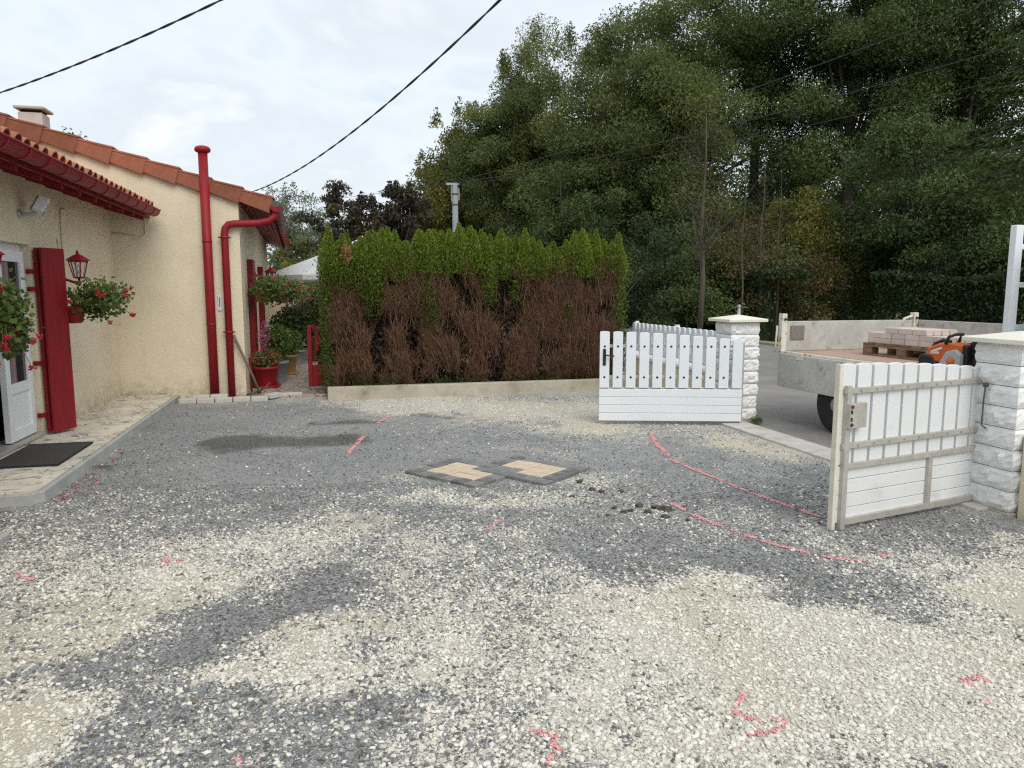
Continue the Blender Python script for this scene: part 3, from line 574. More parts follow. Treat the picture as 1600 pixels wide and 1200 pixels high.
# ================================================================ house  (local x = w, y = u from H(0,0), walls cream render)
hs = thing('house', 'cream rendered single storey house with terracotta roof and red trim', 'house', (0, 0, 0), TH)
WN, WF, UG = -2.94, -1.22, 11.70                     # near wall plane, far wall plane, gable plane
D0, D1, DT = 6.55, 8.64, 2.07                         # french door opening
q = MB(); q.b2((WN - .28, 2.0, 0), (WN, D0, 2.80)); q.b2((WN - .28, D1, 0), (WN, UG + .05, 2.80)); q.b2((WN - .28, D0, DT), (WN, D1, 2.80)); q.b2((WN - .28, D0, 0), (WN - .002, D1, .10)); q.build('wall', 'wall', hs, label='cream wall with the glazed door')
SHR = -.034; SL = .292; RT = 2.93                                  # roof slope, wall head at the far eave
def rz_(w): return RT + SL * (WF - w)
q = MB(); q.prism([(WF, 0), (WF, RT), (-7.6, rz_(-7.6)), (-13.6, rz_(-7.6) - .343 * 6), (-13.6, 0)], UG, 21.5, SHR); q.build('gable_block', 'wall', hs, label='cream gable with sloping roof edge')
q = MB(); q.b2((WN - 4.0, 2.0, 0), (WN - 3.9, UG, 2.7)); q.b2((WN - 3.9, 2.0, 2.55), (WN - .28, UG, 2.6)); q.b2((WN - 3.9, 2.0, 0), (WN - .28, UG, .09)); q.b2((WN - 3.9, 2.0, .09), (WN - .28, 2.1, 2.55)); q.b2((WN - 3.9, 9.6, .09), (WN - .281, 9.7, 2.55)); q.build('room_shell', 'interior', hs)
# near roof: sheet, rafters, soffit board, gutter with straps, round tile ends
e0w, e0z = WN + .50, 2.74
def nz_(w): return e0z + SL * (e0w - w)
q = MB(); q.prism([(e0w, e0z - .035), (e0w, e0z - .005), (-7.0, nz_(-7.0) - .005), (-7.0, nz_(-7.0) - .035)], 2.0, UG - .002); q.build('roof_underlay', 'red_wood', hs)
q = MB()
q.prism([(e0w - .01, e0z - .11), (e0w + .015, e0z - .11), (e0w + .015, e0z), (e0w - .01, e0z)], 2.0, UG - .004)
q.build('fascia', 'red_wood', hs)
rm = MB(); rm.prism([(0, -.12), (0, 0), (-.60, .60 * SL), (-.60, .60 * SL - .12)], -.035, .035); rm = rm.mesh('rafter', 'red_wood')
u = 4.3
while u < UG - .1: link('rafter', rm, hs, (e0w - .012, u, e0z - .038)); u += .55
gp = [(.085 * math.cos(R(a)), .085 * math.sin(R(a))) for a in range(180, 361, 20)]; gp2 = [(.080 * math.cos(R(a)), .080 * math.sin(R(a))) for a in range(360, 179, -20)]
q = MB(); q.prism([(x + e0w + .105, z + e0z - .01) for x, z in gp + gp2], 2.0, UG - .16)
q.prism([(x + e0w + .105, z + e0z - .01) for x, z in gp], UG - .162, UG - .155)
q.tube([(e0w + .193, 2.0, e0z - .008), (e0w + .193, UG - .16, e0z - .008)], .010, 8)
gut = q.build('gutter', 'red_gutter', hs)
sp = [(.092 * math.cos(R(a)), .092 * math.sin(R(a))) for a in range(180, 361, 15)]; sp2 = [(.0865 * math.cos(R(a)), .0865 * math.sin(R(a))) for a in range(360, 179, -15)]
sm3 = MB(); sm3.prism(sp + sp2, -.016, .016); sm3 = sm3.mesh('gutter_strap', 'red')
u = 4.6
while u < UG - .3: link('gutter_strap', sm3, gut, (e0w + .105, u, e0z - .01)); u += .44
def half_tile(r0, r1, L, th=.012):
    k = 9; b = MB(); vs = []
    for y, rr in ((0, r0), (L, r1)):
        for r_ in (rr, rr - th):
            vs += [(y, r_ * math.cos(math.pi * j / (k - 1)), r_ * math.sin(math.pi * j / (k - 1))) for j in range(k)]
    f = []
    for j in range(k - 1):
        f += [(j, j + 1, 2 * k + j + 1, 2 * k + j), (k + j + 1, k + j, 3 * k + j, 3 * k + j + 1), (j + 1, j, k + j, k + j + 1), (2 * k + j, 2 * k + j + 1, 3 * k + j + 1, 3 * k + j)]
    b.add([(-x, y, z) for x, y, z in vs], [tuple(reversed(a)) for a in f]); return b
tm = half_tile(.082, .066, .5).mesh('roof_tile', 'tile2'); sa = math.atan(SL)
u = 4.4; row = 0
while u < UG - .12:
    link('roof_tile', tm, hs, (e0w + .07 + random.uniform(-.012, .012), u, e0z + .035 + random.uniform(-.004, .004)), (0, sa, R(random.uniform(-1.5, 1.5))))
    link('roof_tile', tm, hs, (e0w - .31, u, nz_(e0w - .31) + .055), (0, sa, R(random.uniform(-1.5, 1.5)))); u += .205
q = MB(); q.prism([(e0w - .6, nz_(e0w - .6) + .03), (e0w - .6, nz_(e0w - .6) + .07), (-7, nz_(-7) + .07), (-7, nz_(-7) + .03)], 2.0, UG - .006); q.build('upper_roof', 'tile2', hs)
# main roof with verge tiles on the gable
e1w = WF + .42
q = MB(); q.prism([(e1w, rz_(e1w) + .03), (e1w, rz_(e1w) + .10), (-7.6, rz_(-7.6) + .10), (-7.6, rz_(-7.6) + .03)], UG - .02, 21.85, SHR)
q.prism([(-7.6, rz_(-7.6) + .03), (-7.6, rz_(-7.6) + .10), (-14, rz_(-7.6) - 2.1), (-14, rz_(-7.6) - 2.17)], UG - .02, 21.85, SHR); q.build('main_roof', 'tile2', hs)
LT = .47; vt = MB()                                    # verge tile: side apron and cover, the lower end proud of the next
def hexa(lo, hi): vt.add([(x, y, z) for x, y, z in lo + hi], [(3, 2, 1, 0), (4, 5, 6, 7), (0, 1, 5, 4), (1, 2, 6, 5), (2, 3, 7, 6), (3, 0, 4, 7)])
hexa([(0, -.052, -.165), (-LT, -.036, -.125), (-LT, -.012, -.125), (0, -.012, -.165)], [(0, -.052, .060), (-LT, -.036, .030), (-LT, -.012, .030), (0, -.012, .060)])
hexa([(.006, -.062, .061), (-LT, -.046, .031), (-LT, .28, .031), (.006, .28, .061)], [(.006, -.050, .092), (-LT, -.036, .058), (-LT, .28, .058), (.006, .28, .092)])
vt = vt.mesh('verge_tile', 'tile')
w = e1w + .06
while w > -5.2:
    link('verge_tile', vt, hs, (w, UG - .03 - random.uniform(0, .006), rz_(w) + .105 + random.uniform(-.004, .004)), (0, sa, R(random.uniform(-.5, .5))), bevel=.008); w -= .422
# far eave: soffit boards, fascia, gutter (this wing stands two degrees off the front wall)
UE = 21.8
q = MB(); q.prism([(WF, rz_(WF) - .02), (e1w, rz_(e1w) - .02), (e1w, rz_(e1w) + .028), (WF, rz_(WF) + .028)], UG - .01, UE, SHR); q.build('soffit', 'red_wood', hs)
for k in range(4):
    x = WF + .07 + .095 * k; q = MB(); q.prism([(x - .006, rz_(x) - .034), (x + .006, rz_(x) - .034), (x + .006, rz_(x) - .022), (x - .006, rz_(x) - .022)], UG - .005, UE, SHR); q.build('soffit_batten', 'red_wood', hs)
q = MB(); q.prism([(e1w, rz_(e1w) - .12), (e1w + .03, rz_(e1w) - .12), (e1w + .03, rz_(e1w) + .05), (e1w, rz_(e1w) + .05)], UG - .03, UE, SHR); q.build('fascia', 'red_wood', hs)
q = MB(); q.prism([(x + e1w + .118, z + rz_(e1w) + .03) for x, z in gp + gp2], UG - .10, UE, SHR); q.prism([(x + e1w + .118, z + rz_(e1w) + .03) for x, z in gp], UG - .112, UG - .101); q.build('gutter', 'red_gutter', hs)
# vent pipe and rain pipe on the gable
vp = MB(); vp.tube([(-1.66, UG - .085, .02), (-1.66, UG - .085, 3.58)], .065, 14); vp = vp.build('vent_pipe', 'red', hs, True)
q = MB(); q.lathe([(.068, 0), (.105, .02), (.112, .055), (.09, .085), (.04, .10)], 16, (-1.66, UG - .085, 3.56)); q.build('vent_cap', 'red', vp, True)
for z in (1.1, 2.3): q = MB(); q.lathe([(.070, 0), (.070, .03)], 14, (-1.66, UG - .085, z)); q.build('pipe_clip', 'red', vp, True)
dp = MB(); gx, gzz = e1w + .10, rz_(e1w) - .01
dp.tube([(-1.42, UG - .075, .02), (-1.42, UG - .075, 2.42), (-1.41, UG - .075, 2.50), (-1.36, UG - .075, 2.56), (-1.28, UG - .075, 2.575), (gx - .24, UG - .06, 2.595), (gx - .10, UG - .04, 2.63), (gx - .015, UG - .03, 2.70), (gx, UG - .02, gzz)], .052, 12); dp = dp.build('downpipe', 'red', hs, True)
for z in (.98, 2.36): q = MB(); q.lathe([(.056, 0), (.064, .005), (.064, .03), (.056, .035)], 14, (-1.42, UG - .075, z)); q.b2((-1.51, UG - .085, z + .008), (-1.33, UG - .062, z + .024)); q.build('pipe_clip', 'red', dp, True)
# conduits on the walls
q = MB(); q.tube([(-4.9, UG - .012, 3.42), (-3.1, UG - .012, 3.02), (-2.6, UG - .012, 2.90), (-2.50, UG - .012, 2.82), (-2.49, UG - .012, 2.42), (-2.56, UG - .012, 2.36), (-2.93, UG - .012, 2.42)], .010, 6); q.tube([(WN + .012, 9.75, 2.55), (WN + .012, 9.6, 2.52), (WN + .012, 9.58, 2.1), (WN + .012, 9.52, 2.02), (WN + .012, 9.46, 2.05), (WN + .012, 9.44, 2.18)], .009, 6); q.build('wall_conduit', 'wall_plain', hs, True)
# chimney
ch = MB(); ch.b2((-4.99, 14.6, 3.3), (-4.62, 14.97, 4.62)); ch = ch.build('chimney', mat('chimney_render', (.56, .50, .45), .9, .12, 6, .003, 50), hs, bevel=.01)
q = MB(); q.b2((-4.96, 14.65, 4.6201), (-4.65, 14.93, 4.67)); q.build('flue', 'dark', ch)
q = MB(); q.b2((-5.04, 14.55, 4.671), (-4.57, 15.02, 4.715)); q.build('chimney_slab', 'conc', ch, bevel=.01)
# french door
fr = MB(); y0 = WN - .16
for a, b_ in ((D1 - .07, D1), (D0, D0 + .07)): fr.b2((y0, a, .10), (y0 + .07, b_, DT))
fr.b2((y0, D0 + .07, DT - .07), (y0 + .07, D1 - .07, DT)); fr = fr.build('door_frame', 'pvc', hs, bevel=.006)
q = MB(); q.b2((WN - .18, D0, .101), (WN + .015, D1, .128)); q.build('door_sill', 'alu', fr, bevel=.004)
dl = MB(); a0, a1, xx = 7.92, 8.565, WN - .10
dl.b2((xx, a0, .14), (xx + .06, a0 + .10, DT - .075)); dl.b2((xx, a1 - .10, .14), (xx + .06, a1, DT - .075)); dl.b2((xx, a0 + .10, DT - .185), (xx + .06, a1 - .10, DT - .075)); dl.b2((xx, a0 + .10, .14), (xx + .06, a1 - .10, .25)); dl.b2((xx, a0 + .10, .60), (xx + .06, a1 - .10, .70))
dl = dl.build('door_leaf', 'pvc', hs, bevel=.006)
q = MB(); q.b2((xx + .02, a0 + .10, .25), (xx + .045, a1 - .10, .60)); q.build('lower_panel', 'pvc', dl)
q = MB(); q.b2((xx + .026, a0 + .10, .70), (xx + .036, a1 - .10, DT - .185)); q.build('pane', 'glass', dl)
q = MB(); q.b2((xx + .02, a0 + .13, .70), (xx + .0385, a0 + .30, DT - .19)); q.build('curtain', 'curtain', dl)
q = MB(); q.tube([(xx + .06, a0 + .05, 1.05), (xx + .10, a0 + .05, 1.05), (xx + .10, a0 + .17, 1.05)], .010, 8); q.b2((xx + .058, a0 + .03, .97), (xx + .07, a0 + .07, 1.13)); q.build('handle', 'pvc', dl, True)
# folded shutter beside it
sr = Matrix.Rotation(R(-27), 3, 'Z')
def shut(o0, Lw, name, off, parent):
    q = MB(); q.box(Vector(o0) + sr @ Vector((off, Lw / 2, 1.08)), (.032, Lw, 1.93), sr)
    for z in ():  q.box(Vector(o0) + sr @ Vector((off + .03, Lw / 2, z)), (.022, Lw - .06, .09), sr)
    return q.build(name, 'red_wood', parent, bevel=.004)
s1 = shut((WN + .015, 8.67, 0), .30, 'shutter', .02, hs); s2 = shut((WN + .015, 8.67, 0), .29, 'shutter', .085, hs)
q = MB()
for z in (.30, 1.80, 1.62, .85): q.box(Vector((WN - .01, 8.65, z)), (.05, .08, .045), sr)
q.build('hinge', 'red', s1)
# far wall: door shutters, window shutters, annexe
q = MB(); q.b2((WF - .04, 13.0, .10), (WF + .05, 13.38, 2.12)); q.build('shutter', 'red_wood', hs, bevel=.004)
q = MB(); q.b2((WF - .15, 16.2, .10), (WF - .06, 16.5, 2.1)); q.build('shutter', 'red_wood', hs, bevel=.004)
q = MB(); q.b2((WF - .12, 13.42, .05), (WF - .055, 14.6, 2.05)); q.build('door_leaf', 'glass', hs)
an = MB(); an.prism([(-2.3, 0), (.3, 0), (.3, 1.6), (-2.3, 2.1)], 22.4, 24.5); an.build('annexe', 'wall_plain', hs)
q = MB(); q.b2((-1.15, 22.34, .75), (-.25, 22.395, 1.55)); wnd = q.build('window', 'wood', hs, bevel=.006)
for a in (-1.10, -.67): q = MB(); q.b2((a, 22.325, .80), (a + .38, 22.338, 1.50)); q.build('pane', 'bagw', wnd)
# thermometer, tap pipe
tmh = thing('thermometer', 'small white wall thermometer between the two red pipes', 'thermometer', H(-1.54, UG - .003, 1.30), TH)
q = MB(); q.b2((-.022, -.014, .05), (.022, 0, .24)); q.lathe([(.0, 0), (.036, .001), (.036, .013), (0, .014)], 16, (0, 0, .045), Matrix.Rotation(R(90), 3, 'X')); q.build('plate', 'bagw', tmh, bevel=.003)
q = MB(); q.b2((-.005, -.019, .07), (.005, -.0145, .21)); q.build('tube', 'red', tmh)
tap = thing('tap_pipe', 'thin red standpipe with tap at the house corner', 'tap', H(WF + .06, UG + .15, 0.04), TH)
q = MB(); q.tube([(0, 0, 0), (0, 0, .50), (.01, 0, .53), (.12, .05, .54)], .012, 8); q.build('pipe', 'red', tap, True)
q = MB(); q.tube([(.12, .05, .54), (.18, .07, .54), (.19, .075, .50)], .014, 8); q.tube([(.14, .05, .555), (.14, .05, .60)], .008, 6); q.b2((.11, .04, .60), (.17, .06, .61)); q.build('tap', 'steel', tap, True)
# ---- lanterns
def lantern(loc, label, rz=TH, s=1., side=1):
    t = thing('wall_lantern', label, 'lantern', loc, rz, 'red wall lanterns')
    q = MB(); q.b2((-.30 * s, -.035, -.14), (-.28 * s, .035, .10)); q.tube([(-.28 * s, 0, .04), (-.22 * s, 0, -.03), (-.14 * s, 0, -.11), (-.05 * s, 0, -.145), (0, 0, -.14), (0, 0, -.10)], .014, 8); q.tube([(-.28 * s, 0, -.11), (-.2 * s, 0, -.10), (-.12 * s, 0, -.125)], .010, 8); q.lathe([(0, -.19), (.018, -.175), (.02, -.15), (.012, -.13)], 10); q.build('bracket', 'red', t, True)
    q = MB()
    q.lathe([(.03, -.105), (.055, -.098), (.055, -.085), (.03, -.082)], 6)
    for k in range(6):
        a = math.pi / 3 * k; q.tube([(.052 * math.cos(a), .052 * math.sin(a), -.09), (.095 * math.cos(a), .095 * math.sin(a), .085)], .007, 5)
    q.lathe([(.090, .078), (.100, .080), (.100, .094), (.090, .096)], 6); q.build('cage', 'red', t)
    q = MB(); q.lathe([(.122, .090), (.122, .098), (.085, .125), (.045, .150), (.02, .158), (.014, .185), (.006, .205), (0, .21)], 6); q.build('hood', 'red', t)
    q = MB(); q.lathe([(0, -.05), (.022, -.045), (.032, .0), (.024, .035), (0, .05)], 10); q.build('bulb', 'bulb', t, True)
    q = MB(); vs = [(r_ * math.cos(math.pi / 3 * k), r_ * math.sin(math.pi / 3 * k), z) for r_, z in ((.049, -.085), (.088, .080)) for k in range(6)]; q.add(vs, [(k, (k + 1) % 6, 6 + (k + 1) % 6, 6 + k) for k in range(6)]); q.build('glass', 'clear', t)
    return t
lantern(H(WN + .30, 9.10, 1.84), 'red six sided lantern on bracket beside the folded shutter')
lantern(H(WN + .30, 6.86, 1.80), 'red lantern cut off by the left edge of the photo')
lantern(H(WF + .17, 15.3, 1.88), 'small red lantern on the far wall under the eave')
# ---- floodlight
fl = thing('floodlight', 'white floodlight on the wall under the gutter', 'floodlight', H(WN, 8.42, 2.36), TH)
q = MB(); q.tube([(0, 0, 0), (.10, .02, .0), (.16, .04, .03)], .016, 8); q.lathe([(.04, 0), (.04, .02)], 12, (0, 0, 0), Matrix.Rotation(R(90), 3, 'Y')); q.build('arm', 'grey_pl', fl, True)
fr_ = Euler((R(-12), R(28), R(20))).to_matrix()
q = MB(); q.box((.18, .05, .09), (.10, .20, .16), fr_); hd = q.build('housing', 'bagw', fl, bevel=.012)
q = MB(); q.box(Vector((.18, .05, .09)) + fr_ @ Vector((.056, 0, 0)), (.012, .17, .13), fr_); q.build('lens', 'clear', fl)
for k in range(4): q = MB(); q.box(Vector((.18, .05, .09)) + fr_ @ Vector((-.056, -.06 + .04 * k, 0)), (.02, .008, .13), fr_); q.build('fin', 'grey_pl', fl)
# ---- doormat
dm = thing('doormat', 'dark grey doormat on the terrace before the glazed door', 'doormat', H(WN + .36, 7.55, .089), TH)
q = MB(); q.b2((-.30, -.50, 0), (.26, .48, .014)); q.build('mat', 'mat_rub', dm, bevel=.004)
q = MB(); q.b2((-.31, -.51, 0), (.27, -.501, .018)); q.b2((-.31, .481, 0), (.27, .49, .018)); q.b2((.261, -.50, 0), (.27, .48, .018)); q.build('rim', 'rubber', dm)

# ================================================================ flowers
def plant_leaves(C, s, m, name, parent, **k): return link(name, leaf_mesh(name, C, s, m, **k), parent)
def blob(n, c, r, p=.5):
    d = unit(rng.normal(size=(n, 3))); return np.array(c) + d * np.array(r) * (rng.random((n, 1)) ** p)
def heads(name, centers, parent, m='bloom', n=26, r=.032, s=.022):
    C = np.concatenate([blob(n, c, (r, r, r * .8)) for c in centers]); return kind(plant_leaves(C, s, m, name, parent, aspect=.9), 'stuff')
def basket(loc, label, rx, ry, rz, cx, cz, nl, heads_at, pot=True, hang=True, pm='red', rzz=TH):
    t = thing('flower_basket', label, 'flower basket', loc, rzz, 'hanging flower baskets')
    q = MB(); q.lathe([(.07, 0), (.09, .01), (.125, .16), (.135, .165), (.135, .185), (.118, .185), (.105, .12), (0, .12)], 18); q.build('pot', pm, t, True)
    st = MB(); tips = []
    for k in range(26):
        a = random.uniform(0, 6.28); e = Vector((cx + rx * .8 * math.cos(a), ry * .8 * math.sin(a), cz + random.uniform(-.6, .7) * rz)); st.tube([(0, 0, .14), (e.x * .5, e.y * .5, .14 + .6 * abs(e.z - .1) * .5 + .08), e], .004, 4, False)
    for hx in heads_at: st.tube([(cx * .6, 0, cz - .05), ((cx * .6 + hx[0]) / 2, hx[1] / 2, (cz + hx[2]) / 2 + .05), hx], .003, 4, False)
    st.build('stems', mat('green_stem', (.10, .14, .04)) if 'green_stem' not in bpy.data.materials else bpy.data.materials['green_stem'], t)
    C = blob(nl, (cx, 0, cz), (rx, ry, rz), .45); C += .04 * rng.normal(size=C.shape)
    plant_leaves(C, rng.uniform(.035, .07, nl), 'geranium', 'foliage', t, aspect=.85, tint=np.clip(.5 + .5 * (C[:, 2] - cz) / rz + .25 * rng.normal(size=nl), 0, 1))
    heads('flowers', heads_at, t)
    return t
def rim(n, cx, cz, rx, ry, rz, lo=-1, hi=1):
    o = []
    for k in range(n):
        a = random.uniform(-.5, 1.0) * math.pi; b = random.uniform(lo, hi); c = math.sqrt(max(0, 1 - b * b * .7)); o.append((cx + rx * c * math.cos(a) * 1.12, -ry * c * abs(math.sin(a)) * 1.12, cz + rz * b * 1.1))
    return o
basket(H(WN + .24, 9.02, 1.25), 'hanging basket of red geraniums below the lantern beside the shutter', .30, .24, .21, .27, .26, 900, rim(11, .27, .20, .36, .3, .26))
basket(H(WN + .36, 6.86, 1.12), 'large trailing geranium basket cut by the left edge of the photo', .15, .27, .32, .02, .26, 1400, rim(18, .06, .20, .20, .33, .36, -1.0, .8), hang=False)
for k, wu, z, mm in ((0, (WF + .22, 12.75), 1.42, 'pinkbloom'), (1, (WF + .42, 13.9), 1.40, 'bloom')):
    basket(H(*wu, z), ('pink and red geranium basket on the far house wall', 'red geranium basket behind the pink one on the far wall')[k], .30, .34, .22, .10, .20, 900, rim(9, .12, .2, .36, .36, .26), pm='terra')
def potted(name, label, loc, prof, pm, fol, group='potted plants along the path', saucer=True, extra=None):
    t = thing('potted_plant', label, 'potted plant', loc, TH, group)
    q = MB(); q.lathe(prof, 22); q.build('pot', pm, t, True)
    if saucer: q = MB(); r0 = prof[0][0]; q.lathe([(r0 + .01, -.001), (r0 + .07, .0), (r0 + .08, .03), (r0 + .07, .035), (r0 + .012, .012)], 22); q.build('saucer', pm, t, True)
    zt = prof[-1][1]; q = MB(); q.lathe([(0, zt - .06), (prof[-1][0] - .02, zt - .05), (prof[-1][0] - .02, zt - .04), (0, zt - .03)], 16); q.build('soil', 'soil', t)
    for (c, r, n, s, m, nm) in fol:
        C = blob(n, c, r, .5); plant_leaves(C, rng.uniform(.6, 1.2, n) * s, m, nm, t, aspect=.6, up=.3)
    return t
PZ = .046
pr = lambda r, h: [(r * .68, .0), (r * .70, .01), (r * .92, h * .88), (r * 1.02, h * .89), (r * 1.02, h), (r * .94, h)]
potted('p', 'big red pot of dark red begonias on a saucer beside the mattock', H(-1.0, 12.55, PZ), pr(.225, .34), 'red', [((0, 0, .46), (.26, .26, .15), 900, .06, 'geranium', 'foliage'), ((0, -.04, .50), (.27, .27, .15), 500, .03, 'bloom', 'flowers'), ((-.02, .08, .82), (.12, .1, .26), 260, .035, 'pinkbloom', 'flower_spike')])
potted('p', 'slate grey pot with tall green plant behind the red pot', H(-.86, 13.2, PZ), pr(.19, .36), 'grey_pot', [((0, 0, .66), (.27, .27, .34), 1200, .07, 'geranium', 'foliage')], saucer=False)
potted('p', 'ochre glazed pot with bushy plant further along the path', H(-.78, 14.5, PZ), pr(.22, .36), 'ochre', [((0, 0, .60), (.36, .36, .28), 1200, .07, 'geranium', 'foliage')])
potted('p', 'square banded stone planter at the end of the path', H(-.10, 17.2, PZ), [(.30, 0), (.34, .02), (.34, .5), (.36, .5), (.36, .56), (.32, .56)], 'terra', [((0, 0, .86), (.42, .42, .40), 1300, .08, 'geranium', 'foliage'), ((0, -.1, .9), (.4, .4, .3), 90, .04, 'bloom', 'flowers')], saucer=False)
potted('p', 'dark leafy shrub in a low pot before the annexe window', H(-.72, 16.4, PZ), pr(.25, .3), 'grey_pot', [((0, 0, .78), (.50, .45, .45), 1800, .09, 'hedge', 'foliage')], saucer=False)
# ---- red garden gate at the end of the hedge
gg = thing('garden_gate', 'narrow red garden gate with plants behind it at the hedge end', 'gate', H(-.27, 11.95, PZ), TH)
q = MB(); q.b2((-.045, -.03, .06), (.02, .03, 1.02)); q.b2((.021, -.02, .97), (.07, .02, 1.03)); q.build('post', 'red', gg, bevel=.006)
q = MB(); q.b2((.07, -.028, .62), (.13, .028, 1.0)); q.build('post', 'red', gg, bevel=.006)
q = MB(); q.b2((.0205, -.02, .06), (.34, .02, .40)); q.build('panel', 'red', gg, bevel=.004)
q = MB(); q.b2((.30, -.018, .401), (.335, .018, .97)); q.build('stile', 'red', gg)
q = MB(); q.tube([(.03, 0, -.01), (.03, 0, .06)], .02, 8); q.build('foot', 'galv', gg)
C = blob(700, (.22, .22, .5), (.16, .16, .42), .6); o = plant_leaves(C, rng.uniform(.05, .09, 700), 'hedge', 'foliage', None); o.name = 'leafy_shrub'; o.location = H(-.27, 11.95, PZ); o.rotation_euler.z = TH; tag(o, 'dark leafy plant seen through the red garden gate', 'plant')
# ---- mattock leaning by the corner
mk = thing('mattock', 'mattock with long grey handle standing against the house corner', 'mattock', H(-1.02, 11.62, PZ), TH)
q = MB(); q.tube([(-.01, 0, .05), (-.10, .0, .30), (-.34, .0, .90)], [.018, .017, .021], 8); q.build('handle', 'handle_wood', mk, True)
q = MB(); q.tube([(-.015, 0, .02), (.0, 0, .11)], .03, 8); q.tube([(0, 0, .07), (.08, .01, .10), (.15, .02, .19)], [.02, .016, .006], 6); q.tube([(-.01, 0, .06), (-.10, -.03, .035), (-.19, -.05, .008)], [.02, .018, .014], 6); q.build('head', 'steel', mk, True)
# ---- parasol behind the hedge
pc = atd(566, 386, 17.0); pb = thing('parasol', 'white garden parasol partly hidden behind the hedge', 'parasol', (pc.x, pc.y, 0))
q = MB(); k = 8; rr, zr = 2.15, 1.93
ring = [(rr * math.cos(R(22.5 + 45 * j)), rr * math.sin(R(22.5 + 45 * j)), zr) for j in range(k)]; mid = [(rr * .5 * math.cos(R(22.5 + 45 * j)), rr * .5 * math.sin(R(22.5 + 45 * j)), zr + .42) for j in range(k)]
low = [(x * .999, y * .999, z - .10) for x, y, z in ring]
q.add(ring + mid + [(0, 0, 2.80)] + low, [(j, (j + 1) % k, k + (j + 1) % k, k + j) for j in range(k)] + [(k + j, k + (j + 1) % k, 2 * k) for j in range(k)] + [(2 * k + 1 + j, 2 * k + 1 + (j + 1) % k, (j + 1) % k, j) for j in range(k)]); cn_ = q.build('canopy', 'canvas', pb)
sf_ = cn_.modifiers.new('solid', 'SOLIDIFY'); sf_.thickness = .006
q = MB(); q.tube([(0, 0, 0), (0, 0, 2.84)], .024, 8); q.build('pole', 'pvc', pb, True)
rb = MB(); rb.tube([(.03, 0, 2.72), (1.0, 0, 2.26), (2.1, 0, 1.90)], .010, 5); rb = rb.mesh('rib', 'galv')
for j in range(k): link('rib', rb, pb, (0, 0, 0), (0, 0, R(22.5 + 45 * j)))
q = MB(); q.lathe([(.32, 0), (.32, .05), (.05, .08), (.04, .35)], 20); q.build('base', 'conc', pb)

# ================================================================ gates, pillars, fence
def split_block(Lx, Ly, Lz, seed, n=12):
    """a split-faced block: rough bulging sides, flat bed faces"""
    b = MB(); m_ = 6
    per = [(-1 + 2 * i / n, -1) for i in range(n)] + [(1, -1 + 2 * i / n) for i in range(n)] + [(1 - 2 * i / n, 1) for i in range(n)] + [(-1, 1 - 2 * i / n) for i in range(n)]
    k = len(per); ar = np.arange(k) * (2 * (Lx + Ly) / k); vs = []
    for j in range(m_ + 1):
        z = Lz * j / m_; f = math.sin(math.pi * j / m_) ** .3
        r = .034 * (vnoise(ar, np.full(k, z), .05, seed) - .5) + .022 * (vnoise(ar, np.full(k, z), .02, seed + 50) - .5)
        for i, (x, y) in enumerate(per):
            off = (.010 + r[i]) * f - .009 * (1 - f)
            cx = abs(abs(x) - 1) < 1e-6; cy = abs(abs(y) - 1) < 1e-6; cr = .6 if cx and cy else 1
            vs.append((x * Lx / 2 + (math.copysign(1, x) * off * cr if cx else 0), y * Ly / 2 + (math.copysign(1, y) * off * cr if cy else 0), z))
    fs = [(j * k + i, j * k + (i + 1) % k, (j + 1) * k + (i + 1) % k, (j + 1) * k + i) for j in range(m_) for i in range(k)]
    fs += [tuple(reversed(range(k))), tuple(m_ * k + i for i in range(k))]
    b.add(vs, fs); return b
def pillar(w, u, label, nc=8, ch=.151, s=.38):
    t = thing('gate_pillar', label, 'pillar', H(w, u), TH, 'split stone gate pillars')
    q = MB(); q.b2((-s / 2 - .01, -s / 2 - .01, -.05), (s / 2 + .01, s / 2 + .01, .018)); q.build('footing', 'conc', t, bevel=.01)
    for c in range(nc):
        z = .02 + c * ch; one = c % 2 == 0
        if one:
            split_block(s - .006, s - .006, ch - .005, c * 7 + int(u)).build('stone_block', 'stone', t, loc=(0, 0, z))
        else:
            split_block(s / 2 - .005, s - .006, ch - .005, c * 7 + int(u), 9).build('stone_block', 'stone', t, loc=(-s / 4, 0, z)); split_block(s / 2 - .005, s - .006, ch - .005, c * 9 + 3 + int(u), 9).build('stone_block', 'stone', t, loc=(s / 4, 0, z))
    zt = .02 + nc * ch; h = s / 2 + .07; q = MB()
    q.add([(x * h, y * h, zt + dz) for dz in (0, .035) for x, y in ((-1, -1), (1, -1), (1, 1), (-1, 1))] + [(0, 0, zt + .085)], [(3, 2, 1, 0), (0, 1, 5, 4), (1, 2, 6, 5), (2, 3, 7, 6), (3, 0, 4, 7), (4, 5, 8), (5, 6, 8), (6, 7, 8), (7, 4, 8)]); q.build('cap', 'cap', t, bevel=.006)
    return t
pillar(4.91, 8.16, 'white split stone pillar with cream cap beside the closed looking gate leaf')
p2_ = pillar(4.88, 4.29, 'white split stone pillar with cream cap at the right edge of the photo')
p2_.name = 'gate_pillar'
q = MB(); q.tube([(-.235, .05, .92), (-.21, .05, .92)], .018, 8); q.tube([(-.222, .05, .92), (-.226, .055, .80), (-.226, .055, .62), (-.222, .02, .60)], .006, 6); q.build('gate_hook', 'steel', p2_, True)
for z in (.56, 1.0): q = MB(); q.b2((.03, -.235, z), (.10, -.20, z + .07)); q.build('hinge_bracket', 'galv', p2_, bevel=.004)
LG = 1.72
